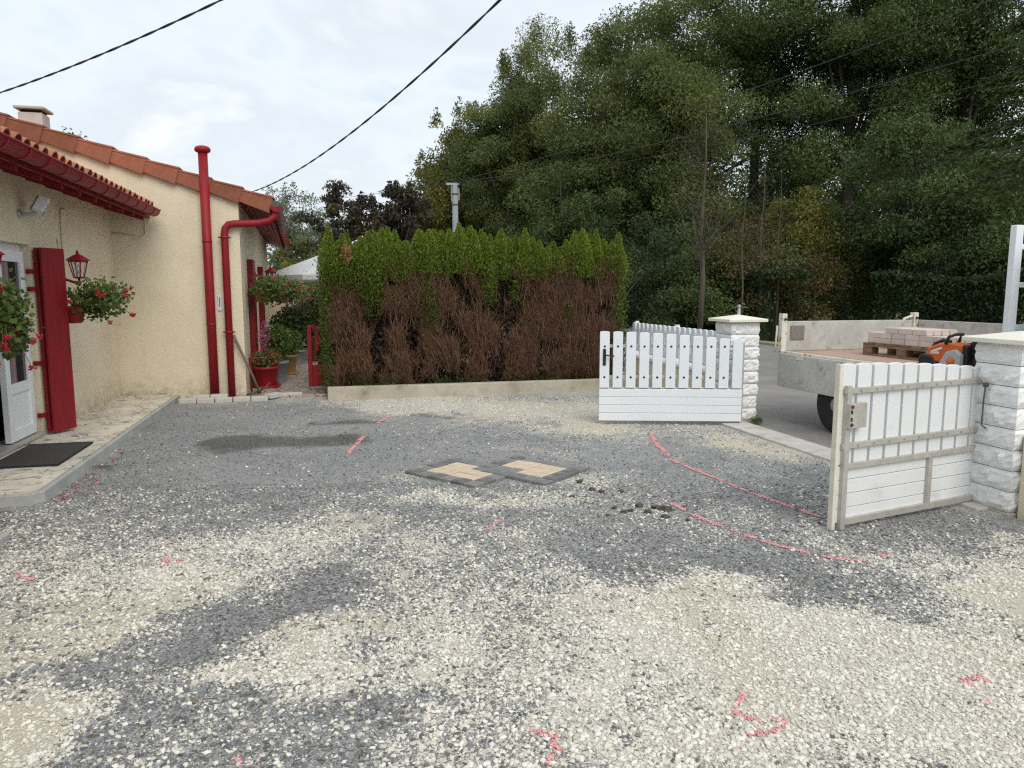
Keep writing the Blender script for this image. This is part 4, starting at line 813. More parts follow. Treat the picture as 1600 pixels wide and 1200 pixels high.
def slat_mesh(w_, z0, z1, th_=.03, m_='white'):
    q = MB(); n = 6; prof = [(-w_ / 2, z0), (w_ / 2, z0), (w_ / 2, z1 - .012)] + [(w_ / 2 * math.cos(R(a)), z1 - .012 + .012 * math.sin(R(a))) for a in range(15, 180, 25)] + [(-w_ / 2, z1 - .012)]
    q.prism(prof, -th_ / 2, th_ / 2); return q
def gate(p_h, p_f, label, back):
    d = p_f - p_h; t = thing('gate_leaf', label, 'gate', p_h, math.atan2(d.y, d.x), 'white driveway gate leaves'); Lg = d.length
    sg = 1 if not back else -1                            # side that the outer face is on (local y)
    mw = 'white_back' if back else 'white'
    bh = .0975; bz = .045
    for k in range(4): q = MB(); q.b2((.02, -.018, bz + k * bh), (Lg - .01, .018, bz + (k + 1) * bh - .003)); q.build('board', mw, t, bevel=.004)
    sp_ = (Lg - .10) / 10.35; topz = lambda x: 1.02 + .105 * math.sin(min(1, x / Lg) * math.pi / 2)
    for k in range(11):
        x = Lg - .07 - k * sp_; z0 = .445
        q = slat_mesh(.130 if back else .116, z0, topz(x), .032, mw); o = q.build('slat', mw, t, loc=(x, 0, 0), bevel=.004)
        if k < 10 and not back:
            for z in (.575, .945): q = MB(); q.lathe([(.013, 0), (.013, .006), (.006, .010)], 8, (0, .016 * sg, z), Matrix.Rotation(R(-90 * sg), 3, 'X')); q.build('screw', 'black', o)
    rs = -sg * .030
    for z in (.575, .945): q = MB(); q.b2((.0, rs - .014, z - .018), (Lg - .02, rs + .014, z + .018)); q.build('rail', 'alu', t, bevel=.002)
    for z0_, z1_ in ((.415, .452), (.03, .075)): q = MB(); q.b2((.0, rs - .014, z0_), (Lg - .05, rs + .014, z1_)); q.build('rail', 'alu', t, bevel=.002)
    q = MB(); q.b2((Lg - .075, rs - .024, .0), (Lg - .03, rs + .018, .98)); q.build('upright', 'alu', t, bevel=.003)
    q = MB(); q.b2((Lg * .44, rs - .014, .0755), (Lg * .44 + .04, rs + .014, .4145)); q.build('upright', 'alu', t, bevel=.002)
    q = MB(); q.b2((0, rs - .02, .02), (.04, rs + .02, .99)); q.build('upright', 'alu', t, bevel=.003)
    if back:
        q = MB(); q.b2((Lg - .009, -.018, .0), (Lg + .022, .022, 1.125)); q.build('edge_profile', 'cream_edge', t, bevel=.003)
        lp = MB(); lp.b2((Lg - .19, rs + .016, .70), (Lg - .03, rs + .045, .865)); lp = lp.build('latch_box', 'alu', t, bevel=.003)
        for z in (.725, .845): q = MB(); q.lathe([(.012, 0), (.012, .008)], 8, (Lg - .045, rs + .046, z), Matrix.Rotation(R(-90), 3, 'X')); q.build('bolt', mat('rust', (.14, .05, .025), .9, .3, 30) if 'rust' not in bpy.data.materials else bpy.data.materials['rust'], lp)
        for z in (.76, .81): q = MB(); q.b2((Lg - .052, rs + .0455, z - .012), (Lg - .036, rs + .048, z + .012)); q.build('keyhole', 'black', lp)
        for z, n_ in ((.945, 10), (.575, 10)):
            for k in range(n_): q = MB(); q.lathe([(.008, 0), (.008, .004)], 6, (Lg - .16 - k * sp_, rs + .0145, z), Matrix.Rotation(R(-90), 3, 'X')); q.build('rivet', 'galv', t)
    else:
        hp = MB(); hp.b2((Lg - .085, .0165, .715), (Lg - .05, .028, .915)); hp = hp.build('lock_plate', 'black', t, bevel=.003)
        q = MB(); q.tube([(Lg - .068, .026, .845), (Lg - .068, .06, .845), (Lg - .085, .065, .842), (Lg - .18, .06, .832)], .009, 8); q.build('lever', 'black', hp, True)
    return t
gate(Vector((2.77, 8.73, 0)), Vector((1.04, 8.80, 0)), 'white picket gate leaf with black lever handle and screws, left of the truck', False)
gate(Vector((3.69, 5.56, 0)), Vector((2.16, 4.82, 0)), 'white gate leaf seen from its aluminium framed back, before the right pillar', True)
# ---- low wall with pickets beyond the left pillar; wall stub right of the near pillar
fw = thing('boundary_wall', 'low cream wall with white coping between gate pillar and hedge', 'wall', H(4.91, 8.36), TH)
q = MB(); q.b2((-.09, 0, -.05), (.09, 3.0, .53)); q.build('wall', 'wall_plain', fw)
q = MB(); q.b2((-.13, 0, .531), (.13, 3.0, .575)); q.build('coping', 'stone', fw, bevel=.008)
ff = thing('picket_fence', 'white picket fence on the low cream wall behind the gate leaf', 'fence', H(4.91, 8.36, .576), TH)
pk = slat_mesh(.105, .06, .515).mesh('picket', 'white')
for k in range(19): link('picket', pk, ff, (-.03, .08 + k * .155, 0), (0, 0, R(90)), bevel=.004)
for z in (.14, .42): q = MB(); q.b2((-.012, .0, z - .025), (.015, 3.0, z + .025)); q.build('rail', 'alu', ff)
for y in (.05, 1.5, 2.95): q = MB(); q.b2((.0155, y - .03, 0), (.07, y + .03, .535)); q.build('post', 'white', ff)
nw_ = thing('boundary_wall', 'low cream wall stub running from the right pillar out of the photo', 'wall', H(4.84, 4.09), TH)
q = MB(); q.b2((-.10, -5.0, -.05), (.14, -.012, .60)); q.build('wall', 'wall_plain', nw_, bevel=.01)
gs = thing('gate_stop', 'small metal gate stop on the concrete threshold', 'gate stop', H(4.70, 5.75, .022), TH)
q = MB(); q.b2((-.06, -.03, 0), (.06, .03, .012)); q.build('plate', 'galv', gs); q = MB(); q.b2((-.01, -.025, .012), (.02, .025, .055)); q.build('catch', 'galv', gs, bevel=.004)

# ================================================================ truck
tk = thing('flatbed_truck', 'worn white dropside truck on the road behind the gate', 'truck', H(5.57, 5.08, -.02), TH + R(1.0))
BW, BL, BZ = 2.05, 3.08, .87
fb = MB(); fb.b2((.0, 0, BZ - .12), (BW, BL, BZ - .031)); fb.build('bed_frame', 'truck_grey', tk)
for k in range(10): q = MB(); q.b2((.035 + k * .198, .0, BZ - .03), (.035 + k * .198 + .194, BL - .035, BZ)); q.build('bed_board', 'ply', tk)
q = MB(); q.b2((-.02, 0, BZ - .05), (.032, BL, BZ + .006)); q.build('bed_edge', 'truck_worn', tk, bevel=.004)
q = MB(); q.b2((-.055, .06, BZ - .43), (-.022, BL - .05, BZ - .02)); sp0 = q.build('side_panel', 'truck_grey', tk, bevel=.006, label='lowered grey side panel hanging down')
for y in (.5, 1.55, 2.6): q = MB(); q.b2((-.062, y - .06, BZ - .07), (-.054, y + .06, BZ - .0)); q.build('hinge', 'truck_worn', sp0)
tg = MB(); tg.b2((.06, BL - .03, BZ + .002), (BW - .06, BL, BZ + .375)); tg = tg.build('tailgate', 'truck_grey', tk, bevel=.006)
q = MB(); q.b2((.12, BL - .045, BZ + .14), (.32, BL - .0305, BZ + .32)); q.build('lamp_plate', mat('rusty_grille', (.22, .19, .17), .8, .4, 60, .004, 90), tg, bevel=.008)
q = MB(); q.b2((BW - .03, .05, BZ + .002), (BW, BL - .08, BZ + .375)); q.build('side_panel', 'truck_grey', tk, bevel=.006)
for x in (.0, BW - .06):
    po = MB(); po.b2((x - .02, BL - .055, BZ - .02), (x + .055, BL + .02, BZ + .47)); po = po.build('corner_post', 'truck_worn', tk, bevel=.008)
    q = MB(); q.lathe([(.016, 0), (.016, .02)], 8, (x + .02, BL - .056, BZ + .40), Matrix.Rotation(R(90), 3, 'X')); q.build('latch_pin', 'black', po)
q = MB(); q.tube([(BW - .03, BL - .02, BZ + .44), (BW - .20, BL - .02, BZ + .39), (BW - .24, BL - .02, BZ + .30)], .018, 6); q.tube([(-.04, BL + .01, BZ + .32), (-.055, BL + .02, BZ - .02)], .012, 6); q.build('latch_handle', 'truck_worn', tk, True)
for x in (.05, BW - .11):
    q = MB(); q.prism([(0, BZ), (.08, BZ), (.08, BZ + 1.30), (0, BZ + 1.30)], 0, .06); o = q.build('headboard_post', 'truck_white', tk, bevel=.006, loc=(x, -.02, 0))
q = MB()
for z in (.42, .78, 1.10): q.b2((.131, -.005, BZ + z), (BW - .111, .03, BZ + z + .045))
q.build('headboard_bar', 'truck_white', tk, bevel=.004)
q = MB(); q.b2((.13, -.004, BZ), (BW - .11, .03, BZ + .36)); q.build('headboard', 'truck_grey', tk)
q = MB(); q.b2((.55, -2.6, .38), (.65, 2.7, .56)); q.b2((BW - .65, -2.6, .38), (BW - .55, 2.7, .56)); q.build('chassis', 'black', tk)
q = MB(); q.b2((.5, 2.62, .42), (1.6, 2.72, .60)); q.b2((.06, 2.75, .60), (.55, 2.80, .67)); q.build('bumper', 'black', tk)
cbn = MB(); prof = [(-.12, .45), (-.12, 1.98), (-.28, 2.12), (-1.25, 2.12), (-1.95, 1.35), (-2.35, 1.15), (-2.40, .45)]
n_ = len(prof); cbn.add([(.12, y, z) for y, z in prof] + [(BW - .12, y, z) for y, z in prof], [tuple(range(n_)), tuple(reversed(range(n_, 2 * n_)))] + [(i + n_, (i + 1) % n_ + n_, (i + 1) % n_, i) for i in range(n_)]); cbn = cbn.build('cab', 'truck_white', tk, bevel=.05)
q = MB(); q.b2((.35, -.116, 1.30), (BW - .35, -.108, 1.85)); q.build('rear_window', 'glass', cbn, bevel=.003)
q = MB(); q.add([(.112, -.35, 1.30), (.112, -1.6, 1.30), (.112, -1.15, 1.95), (.112, -.35, 1.95), (.118, -.35, 1.30), (.118, -1.6, 1.30), (.118, -1.15, 1.95), (.118, -.35, 1.95)], [(0, 1, 2, 3), (7, 6, 5, 4), (0, 4, 5, 1), (1, 5, 6, 2), (2, 6, 7, 3), (3, 7, 4, 0)]); q.build('side_window', 'glass', cbn)
for y in (2.05, -1.55):
    for x in (.13, BW - .13):
        rotw = Matrix.Rotation(R(90), 3, 'Y')
        wh = MB(); wh.lathe([(.19, -.10), (.30, -.105), (.325, -.09), (.33, 0), (.325, .09), (.30, .105), (.19, .10)], 28, (x, y, .33), rotw); wh = wh.build('wheel', 'rubber', tk, True, label=None)
        q = MB(); q.lathe([(.05, -.11), (.10, -.09), (.19, -.06), (.192, .06), (.10, .09), (.05, .11)], 20, (x, y, .33), rotw); q.build('rim', 'galv', wh, True)
q = MB()
for x in (.13, BW - .13):
    pr_ = [(.37 * math.cos(R(a)), .37 * math.sin(R(a))) for a in range(20, 161, 14)] + [(.355 * math.cos(R(a)), .355 * math.sin(R(a))) for a in range(160, 19, -14)]
    nn = len(pr_); q.add([(x - .11, 2.05 + a, .33 + b_) for a, b_ in pr_] + [(x + .11, 2.05 + a, .33 + b_) for a, b_ in pr_], [tuple(range(nn)), tuple(reversed(range(nn, 2 * nn)))] + [(i + nn, (i + 1) % nn + nn, (i + 1) % nn, i) for i in range(nn)])
q.build('mudguard', 'black', tk)
# ---- pallet with pavers
PB = BZ - .02
pal = thing('pallet', 'weathered wooden pallet on the truck bed', 'pallet', H(6.20, 6.28, PB + .001), TH + R(1))
for x in (0, .35, .70):
    q = MB(); q.b2((x, 0, 0), (x + .10, 1.2, .022)); q.build('skid', 'wood', pal, bevel=.003)
    for y in (0, .53, 1.055): q = MB(); q.b2((x, y, .0225), (x + .10, y + .145, .10)); q.build('block', 'wood', pal, bevel=.003)
    q = MB(); q.b2((x, 0, .1005), (x + .10, 1.2, .122)); q.build('stringer', 'wood', pal, bevel=.003)
for k in range(7): q = MB(); q.b2((0, k * .18, .1225), (.80, k * .18 + .12, .144)); q.build('deck_board', 'wood', pal, bevel=.003)
pz = PB + .001 + .1455; PH = .062
pvm = MB(); pvm.b2((-.097, -.0485, 0), (.097, .0485, PH - .001)); pvm = pvm.mesh('paver', 'paver_pk')
def pav(x, y, lay, r90=True):
    p = pal.location + Matrix.Rotation(TH + R(1), 3, 'Z') @ Vector((x, y, 0)); p.z = pz + lay * PH
    o = link('paver', pvm, None, p, (0, 0, TH + R(1) + (R(90) if r90 else 0) + R(random.uniform(-1.2, 1.2))), bevel=.005)
    tag(o, 'pale pinkish concrete paver in the ' + ('bottom', 'second', 'top')[lay] + ' layer of the stack on the pallet', 'paver', 'pavers stacked on the pallet')
for lay, ys in ((0, (.12, .32, .52, .72, .92, 1.09)), (1, (.12, .32, .52, .72, .92, 1.09)), (2, (.42, .62, .82))):
    for i, x in enumerate((.10, .205, .31, .415, .52, .625)):
        if lay == 2 and i > 3: continue
        for j, y in enumerate(ys):
            if 0 < i < 5 and lay == 0: continue
            if lay == 1 and y > 1.0 and i > 3: continue
            pav(x, y, lay)
# ---- cut-off saw
sw = thing('cut_off_saw', 'orange and grey cut off saw on the truck bed beside the pillar cap', 'saw', H(5.93, 5.98, PB + .001), TH + R(-80)); sw.scale = (1.02, 1.02, 1.02)
S_ = lambda b, n, m_, p=None, **k: b.build(n, m_, p or sw, **k)
q = MB(); q.prism([(-.19, .03), (-.20, .10), (-.15, .19), (-.05, .235), (.08, .245), (.19, .235), (.21, .16), (.19, .05), (.10, .03), (-.05, .05)], -.085, .085); bd = S_(q, 'body', 'orange', bevel=.02)
q = MB(); q.prism([(-.24, .0), (-.25, .09), (-.20, .13), (-.10, .11), (-.05, .03), (-.03, 0)], -.10, .10); S_(q, 'base', 'black', bevel=.02)
q = MB(); q.prism([(.17, .0), (.25, .02), (.25, .22), (.20, .24), (.19, .10)], -.09, .09); S_(q, 'rear_cover', 'black', bevel=.012)
q = MB(); q.prism([(-.06, .01), (.0, .03), (.07, .16), (.16, .19), (.22, .14), (.22, .02), (.10, .0)], .086, .145) ; rc = S_(q, 'starter_cover', 'grey_pl', bevel=.015)
q = MB(); q.prism([(-.06, .01), (.0, .03), (.07, .16), (.16, .19), (.22, .14), (.22, .02), (.10, .0)], -.145, -.086); rc2 = S_(q, 'clutch_cover', 'grey_pl', bevel=.015)
for sy, pp in ((.146, rc), (-.146, rc2)): q = MB(); q.lathe([(.04, 0), (.036, .008), (.0, .010)], 16, (.13, sy, .08), Matrix.Rotation(R(-90 if sy > 0 else 90), 3, 'X')); q.build('hub', 'orange', pp, True)
q = MB(); q.tube([(-.20, 0, .13), (-.14, 0, .22), (-.06, 0, .26), (.02, 0, .25)], .018, 8); q.tube([(.03, -.09, .23), (.06, -.09, .30), (.10, -.05, .325), (.10, .05, .325), (.06, .09, .30), (.03, .09, .23)], .015, 8); S_(q, 'handle', 'black', smooth=True)
q = MB(); q.tube([(-.10, -.088, .15), (.0, -.09, .19)], .012, 6); q.b2((-.12, -.092, .13), (-.03, -.086, .155)); S_(q, 'side_plate', 'bagw')
q = MB(); q.lathe([(.05, -.004), (.155, -.003), (.155, .003), (.05, .004)], 32, (  .38, .0, .16), Matrix.Rotation(R(90), 3, 'X')); S_(q, 'disc', 'steel'); q = MB(); q.prism([(  .38 + .17 * math.cos(R(a)), .16 + .17 * math.sin(R(a))) for a in range(-10, 191, 20)], -.03, .03); S_(q, 'guard', 'black', bevel=.006)
q = MB(); q.b2((.20, .031, .12), (.38, .05, .19)); S_(q, 'arm', 'grey_pl', bevel=.008)
# ---- crumpled bags on the bed
def bag(loc, s, m_, label, seed):
    bm = bmesh.new(); bmesh.ops.create_icosphere(bm, subdivisions=3, radius=1); rg = np.random.default_rng(seed); dirs = [Vector(rg.normal(size=3)).normalized() for _ in range(14)]
    for v in bm.verts:
        k = 1 + sum(.12 * abs(v.co.normalized().dot(d)) ** 6 for d in dirs) - .15 * abs(math.sin(9 * v.co.x + 5 * v.co.y)) ; v.co = Vector((v.co.x * s[0] * k, v.co.y * s[1] * k, (v.co.z * k + .9) * s[2])); v.co.z = max(v.co.z, 0)
    me = bpy.data.meshes.new('bag'); bm.to_mesh(me); bm.free(); me.materials.append(M[m_]); tag(link('crumpled_bag', me, loc=loc), label, 'bag')
bag(H(6.75, 5.85, PB), (.16, .14, .19), 'teal', 'crumpled teal plastic bag on the truck bed behind the pillar cap', 3)
bag(H(6.98, 5.68, PB), (.17, .14, .20), 'bagw', 'crumpled white plastic bag beside the teal bag', 5)

wt = thing('weed_tuft', 'small green weed tuft at the foot of the pillar beside the road', 'weed', H(5.06, 7.88, -.015), TH)
C = blob(90, (0, 0, .05), (.09, .07, .05), .6); link('blades', leaf_mesh('blades', C, rng.uniform(.05, .11, 90), 'geranium', aspect=.12, up=1.2), wt)

# ================================================================ thuja hedge, each shrub on its own
HU = 11.28
low = [1.62, 1.80, 1.30, 1.75, 1.55, 1.82, 1.78]           # where the living green ends on each shrub
tops = [2.40, 2.42, 2.44, 2.50, 2.44, 2.30, 2.46]
lab = ['leftmost thuja of the hedge, green down its side, with a tan dead spray', 'second thuja of the hedge from the left with bare brown lower half', 'third thuja of the hedge from the left with a green tongue hanging low', 'middle thuja of the hedge, the tallest green top of the row', 'fifth thuja of the hedge from the left with sparse green strands', 'sixth thuja of the hedge from the left with the lowest top', 'last thuja of the hedge, beside the white gate leaf']
def twig_mesh(name, P0, P1, P2, r, m):
    """three-sided tapering twigs through three points each"""
    n = len(P0); V = []
    for P_, k in ((P0, 1.), (P1, .8), (P2, .35)):
        for a in (0, 2.1, 4.2): V.append(P_ + (r * k)[:, None] * np.array([math.cos(a), math.sin(a), 0]))
    V = np.stack(V, 1)
    f = [[s * 3 + i, s * 3 + (i + 1) % 3, s * 3 + 3 + (i + 1) % 3, s * 3 + 3 + i] for s in (0, 1) for i in range(3)]
    F = (np.arange(n)[:, None, None] * 9 + np.array(f)[None]).reshape(-1, 4)
    return np_mesh(name, V.reshape(-1, 3), F, m)
for i in range(7):
    w0 = .36 + .665 * i; t = thing('thuja_shrub', lab[i], 'thuja', H(w0, HU + .42, .12), TH, 'thuja shrubs of the brown hedge')
    hw = .37
    q = MB()
    for k in range(3): a = random.uniform(-.12, .12); q.tube([(a, random.uniform(-.05, .1), 0), (a * 1.5, random.uniform(-.1, .1), 1.0), (a * 2, 0, 2.0)], [.035, .028, .012], 6)
    q.build('trunk', 'stem_shade_dk', t, True)
    # dead twigs: bundles fanning up to the clipped front face, with dark gaps between
    hi = low[i] + .22
    def gapm(x, z): return (vnoise(x + w0, z, .26, 41) * .65 + vnoise(x + w0, z, .09, 42) * .35) > .44 + .19 * np.clip((np.abs(x + .05 * np.sin(z * 5 + w0 * 9)) - .20) / .17, 0, 1)
    nb_ = 150; bx = rng.uniform(-hw, hw, nb_); bz = rng.uniform(-.05, 1.75, nb_); by = -.34 + np.abs(rng.normal(0, .10, nb_)); bl = rng.normal(0, .16, nb_)
    per = 16; n = nb_ * per; rep = lambda a: np.repeat(a, per)
    L = rng.uniform(.16, .58, n); le = rep(bl) + rng.normal(0, .26, n); P0 = np.stack([rep(bx) + rng.normal(0, .03, n), rep(by) + .12 + rng.normal(0, .03, n), rep(bz) + rng.normal(0, .05, n)], 1)
    P1 = P0 + np.stack([le * L * .45 + rng.normal(0, .02, n), -.07 + rng.normal(0, .02, n), L * .5], 1); P2 = P1 + np.stack([le * L * .6 + rng.normal(0, .045, n), -.05 + rng.normal(0, .03, n), L * .5], 1)
    ok = gapm(P1[:, 0], P1[:, 2]) & (P2[:, 2] < np.maximum(hi, 1.9) + rng.normal(0, .06, n))
    link('dead_twigs', twig_mesh('dead_twigs', P0[ok], P1[ok], P2[ok], (rng.uniform(.0028, .0062, n) * np.where(rng.random(n) < .14, 1.7, 1))[ok], 'twig'), t)['kind'] = 'stuff'
    n = 5200; x0 = rng.uniform(-hw, hw, n); z0 = rng.uniform(.02, 1.9, n); y0 = -.38 + np.abs(rng.normal(0, .09, n)); L = rng.uniform(.05, .19, n)
    d = unit(np.stack([rng.normal(0, .75, n), -.45 + rng.normal(0, .4, n), .55 + rng.normal(0, .55, n)], 1)) * L[:, None]; P0 = np.stack([x0, y0 + .05, z0], 1)
    ok = gapm(x0, z0) & (z0 < hi + rng.normal(0, .05, n))
    link('fine_twigs', twig_mesh('fine_twigs', P0[ok], (P0 + d * .55 + rng.normal(0, .012, (n, 3)))[ok], (P0 + d)[ok], rng.uniform(.0018, .0038, n)[ok], 'twig'), t)['kind'] = 'stuff'
    ni = 3600; Ci = np.stack([rng.uniform(-hw, hw, ni), rng.uniform(-.10, .30, ni), rng.uniform(.0, 2.0, ni)], 1); link('shade_litter', leaf_mesh('shade_litter', Ci, rng.uniform(.05, .11, ni), 'stem_shade_dk', aspect=.5, up=.8), t)['kind'] = 'stuff'  # dead inner leaves, coloured near black to paint the shade inside the shrub
    # green: pointed leaders on top, ragged skirt below, green back
    C = []; O = []
    nl_ = 6
    for k in range(nl_ + 5):
        lx = -hw + (k % nl_ + .5) * 2 * hw / nl_ + random.uniform(-.05, .05); ly = random.uniform(-.32, -.12) if k < nl_ else random.uniform(.0, .35); tz = tops[i] - .08 + random.uniform(-.13, .10); bz_ = 1.74 + random.uniform(-.14, .10); m_ = 2300
        h = rng.random(m_) ** .8; rad = (random.uniform(.13, .20) * (1 - h ** random.uniform(1.6, 3.0)) + .012) * np.sqrt(rng.random(m_)) ; a = rng.uniform(0, 6.28, m_)
        C.append(np.stack([lx + rad * np.cos(a), ly + rad * np.sin(a) * .95, bz_ + h * (tz - bz_)], 1)); O.append(np.stack([np.cos(a) * 1.2, np.sin(a) * 1.2, np.full(m_, 1.6)], 1))
    def patch_green(n, cx, cz, rx, rz, y=-.33, dy=.08):
        C.append(np.stack([cx + rng.normal(0, rx, n), y + rng.normal(0, dy, n), cz + rng.normal(0, rz, n)], 1)); O.append(np.tile([[0, -1.0, .9]], (n, 1)))
    if i == 2: patch_green(4200, -.22, 1.45, .11, .20, -.2); patch_green(2000, -.14, 1.18, .07, .14, -.25)
    if i == 0: patch_green(4200, -.1, 1.78, .15, .13); patch_green(2200, .25, 1.50, .06, .16)
    if i == 1: patch_green(1300, -.28, 1.62, .05, .2)
    if i == 3: patch_green(1400, .12, 1.60, .06, .18)
    if i == 4: patch_green(260, -.12, 1.45, .05, .10)
    if i == 5: patch_green(120, .1, 1.2, .04, .05)
    patch_green(260, random.uniform(-.2, .2), .06, .12, .05)
    C.append(np.stack([rng.uniform(-hw, hw, 6500), rng.normal(.42, .07, 6500), rng.uniform(.0, 1.95, 6500)], 1)); O.append(np.tile([[0, 1.0, .6]], (6500, 1)))   # the living far side
    if i in (0, 6):
        sx_ = -1 if i == 0 else 1; n = 8000; C.append(np.stack([sx_ * (hw + .0) + rng.normal(0, .05, n), rng.uniform(-.36, .5, n), rng.uniform(.03, 2.1, n)], 1)); O.append(np.tile([[sx_ * 1.0, 0, .9]], (n, 1)))
    C = np.concatenate(C); O = np.concatenate(O); n = len(C)
    tint = np.clip(.30 + .62 * (C[:, 2] - 1.55) + .22 * rng.normal(size=n) - .3 * (C[:, 1] > .3), 0, 1)  # back leaves tinted darker to paint the shaded interior of the hedge
    link('foliage', leaf_mesh('foliage', C, rng.uniform(.030, .065, n), 'thuja', aspect=.30, outward=O * 1.5, tint=tint, fold=.05), t)
    if i == 0:
        C = blob(420, (-.06, -.42, 2.02), (.07, .04, .16), .6); link('dead_spray', leaf_mesh('dead_spray', C, rng.uniform(.04, .08, 420), 'deadspray', aspect=.35, outward=np.tile([[.2, -.3, .8]], (420, 1))), t, label='tan dead spray')

# ================================================================ trees
def tree(label, base, height, crown, leafm, nleaf, lsize, cat='tree', group='trees across the road', trunk_r=.22, lean=(0, 0), clusters=115, crown_z=.60, droop=.3, aspect=.45, spires=0, flat=1., bark='bark', seed=0, name='tree', lobes=9, csize=.138, shell=.42):
    """crown = (rx, ry, rz) about crown_z * height"""
    global rng
    keep = rng; rng = np.random.default_rng(seed + 100); rd_ = random.Random(seed)
    t = thing(name, label, cat, base, rd_.uniform(0, 6.28) if lean == (0, 0) else 0, group)
    rx, ry, rz = crown; cz = height - rz * .98
    D = unit(rng.normal(size=(lobes, 3))); A = rng.uniform(.05, .30, lobes)
    d = unit(rng.normal(size=(clusters, 3))); d[:, 2] = np.where(d[:, 2] < -.75, -d[:, 2] * .4, d[:, 2])
    env = .80 + (A[None] * np.clip(d @ D.T, 0, 1) ** 3).sum(1)
    r = rng.random(clusters) ** shell
    Cc = d * (r * env)[:, None] * np.array([rx, ry, rz]) + np.array([lean[0], lean[1], cz])
    cs = csize * (rx + rz) / 2 * rng.uniform(.75, 1.5, clusters)
    if spires:
        a = rng.uniform(0, 6.28, spires); rr = np.sqrt(rng.random(spires)) * .75
        b = np.stack([lean[0] + rx * rr * np.cos(a), lean[1] + ry * rr * np.sin(a), cz + rz * (np.sqrt(1 - rr ** 2) * .98 + rng.uniform(-.05, .10, spires))], 1)
        for k in range(5): Cc = np.concatenate([Cc, b + np.array([0, 0, (k - 2.2) * csize * rx * .62])]); cs = np.concatenate([cs, np.full(spires, csize * rx * (.95 - .14 * k))])
    w = cs ** 2; w /= w.sum(); idx = rng.choice(len(Cc), nleaf, p=w)
    g = rng.normal(size=(nleaf, 3)); g /= (np.linalg.norm(g, axis=1, keepdims=True) + 1e-6); g *= rng.random((nleaf, 1)) ** .5
    C = Cc[idx] + g * cs[idx][:, None] * np.array([1.3, 1.3, .72 * flat]) * 1.15; C[:, 2] -= cs[idx] * .30 * (g[:, 0] ** 2 + g[:, 1] ** 2)
    C[:, 2] = np.maximum(C[:, 2], .25)
    tc_ = rng.random(len(Cc)); tint = np.clip(.72 * tc_[idx] + .28 * rng.random(nleaf), 0, 1)
    sz = lsize * rng.uniform(.6, 1.35, nleaf)
    link('crown', leaf_mesh('crown', C, sz, leafm, aspect=aspect, droop=droop, tint=tint), t)
    q = MB(); fz = max(.3, cz - rz * .55); top = Vector((lean[0], lean[1], cz + rz * .55))
    q.tube([(0, 0, -.1), (lean[0] * .25 + rd_.uniform(-.1, .1), lean[1] * .25, fz * .5), (lean[0] * .6, lean[1] * .6, fz), (lean[0], lean[1], cz), top], [trunk_r * 1.25, trunk_r, trunk_r * .85, trunk_r * .5, trunk_r * .12], 9)
    for k in rng.choice(clusters, min(clusters, 26), replace=False):
        e = Vector(Cc[k]); s0 = rd_.uniform(.0, .9); p0 = Vector((lean[0] * .6, lean[1] * .6, fz)).lerp(top, s0 * .8); mid = p0.lerp(e, .5) + Vector((0, 0, .10 * rz)); r0 = trunk_r * (.42 - .25 * s0)
        q.tube([p0, p0.lerp(mid, .6), mid, e], [r0, r0 * .75, r0 * .5, r0 * .12], 6)
    q.build('trunk', bark, t, True); rng = keep
    return t
def px_tree(label, px, d, ytop, half_px, leafm, nleaf, lsize, ratio=None, base_z=-.04, **k):
    top = atd(px, ytop, d); rx = half_px / FPX * d; h = top.z - base_z; rz = ratio * h if ratio else h * .44
    return tree(label, Vector((top.x, d, base_z)), h, (rx, rx, rz), leafm, nleaf, lsize, **k)
px_tree('pale silvery willow far behind the house roof', 452, 52, 300, 62, 'willow', 15000, .17, .46, group='trees behind the garden', seed=1, spires=6, droop=.1)
px_tree('silvery green willow behind the dark plum tree', 520, 55, 318, 55, 'willow', 11000, .17, .46, group='trees behind the garden', seed=2)
px_tree('green garden tree low behind the parasol', 470, 30, 372, 62, 'ash', 18900, .13, .48, group='trees behind the garden', seed=3)
px_tree('dark plum tree with golden tips above the thuja hedge, left crown', 545, 25, 298, 62, 'plum', 17000, .13, .42, group='trees behind the garden', seed=4, spires=7, flat=.8, droop=.8, name='plum_tree', csize=.13)
px_tree('dark plum tree above the thuja hedge, right crown beside the pole', 618, 25.5, 294, 56, 'plum', 16000, .13, .42, group='trees behind the garden', seed=5, spires=7, flat=.8, droop=.8, name='plum_tree', csize=.13)
px_tree('yellowing acacia left of the concrete pole', 668, 44, 240, 42, 'yellowing', 15000, .17, .46, seed=6, spires=4, shell=.5)
px_tree('tall yellow green acacia behind the concrete pole', 722, 42, 158, 64, 'yellowing', 34000, .17, .48, seed=7, spires=6)
px_tree('ash with olive crown right of the concrete pole', 790, 40, 104, 74, 'ash', 87750, .145, .49, seed=8, spires=6)
px_tree('tall ash with two pointed shoots against the sky', 855, 42, 46, 80, 'ash', 56700, .145, .49, seed=9, spires=9)
px_tree('broad ash in the middle of the row with drooping branches', 945, 36, 70, 96, 'ash', 70200, .145, .49, seed=10, spires=7, droop=.6)
px_tree('highest ash of the row, its tip touching the top of the photo', 985, 42, 12, 86, 'ash', 62100, .145, .49, seed=11, spires=6)
px_tree('olive ash crown reaching out of the top of the photo', 1070, 34, -60, 100, 'ash', 83700, .145, .48, seed=12, spires=5, droop=.5)
px_tree('great dark oak left of centre of the wood', 1195, 38, -150, 150, 'oak', 88000, .155, .43, seed=13, trunk_r=.27, csize=.115)
px_tree('great dark oak behind the truck', 1350, 36, -170, 160, 'oak', 99000, .155, .44, seed=14, trunk_r=.3, csize=.115)
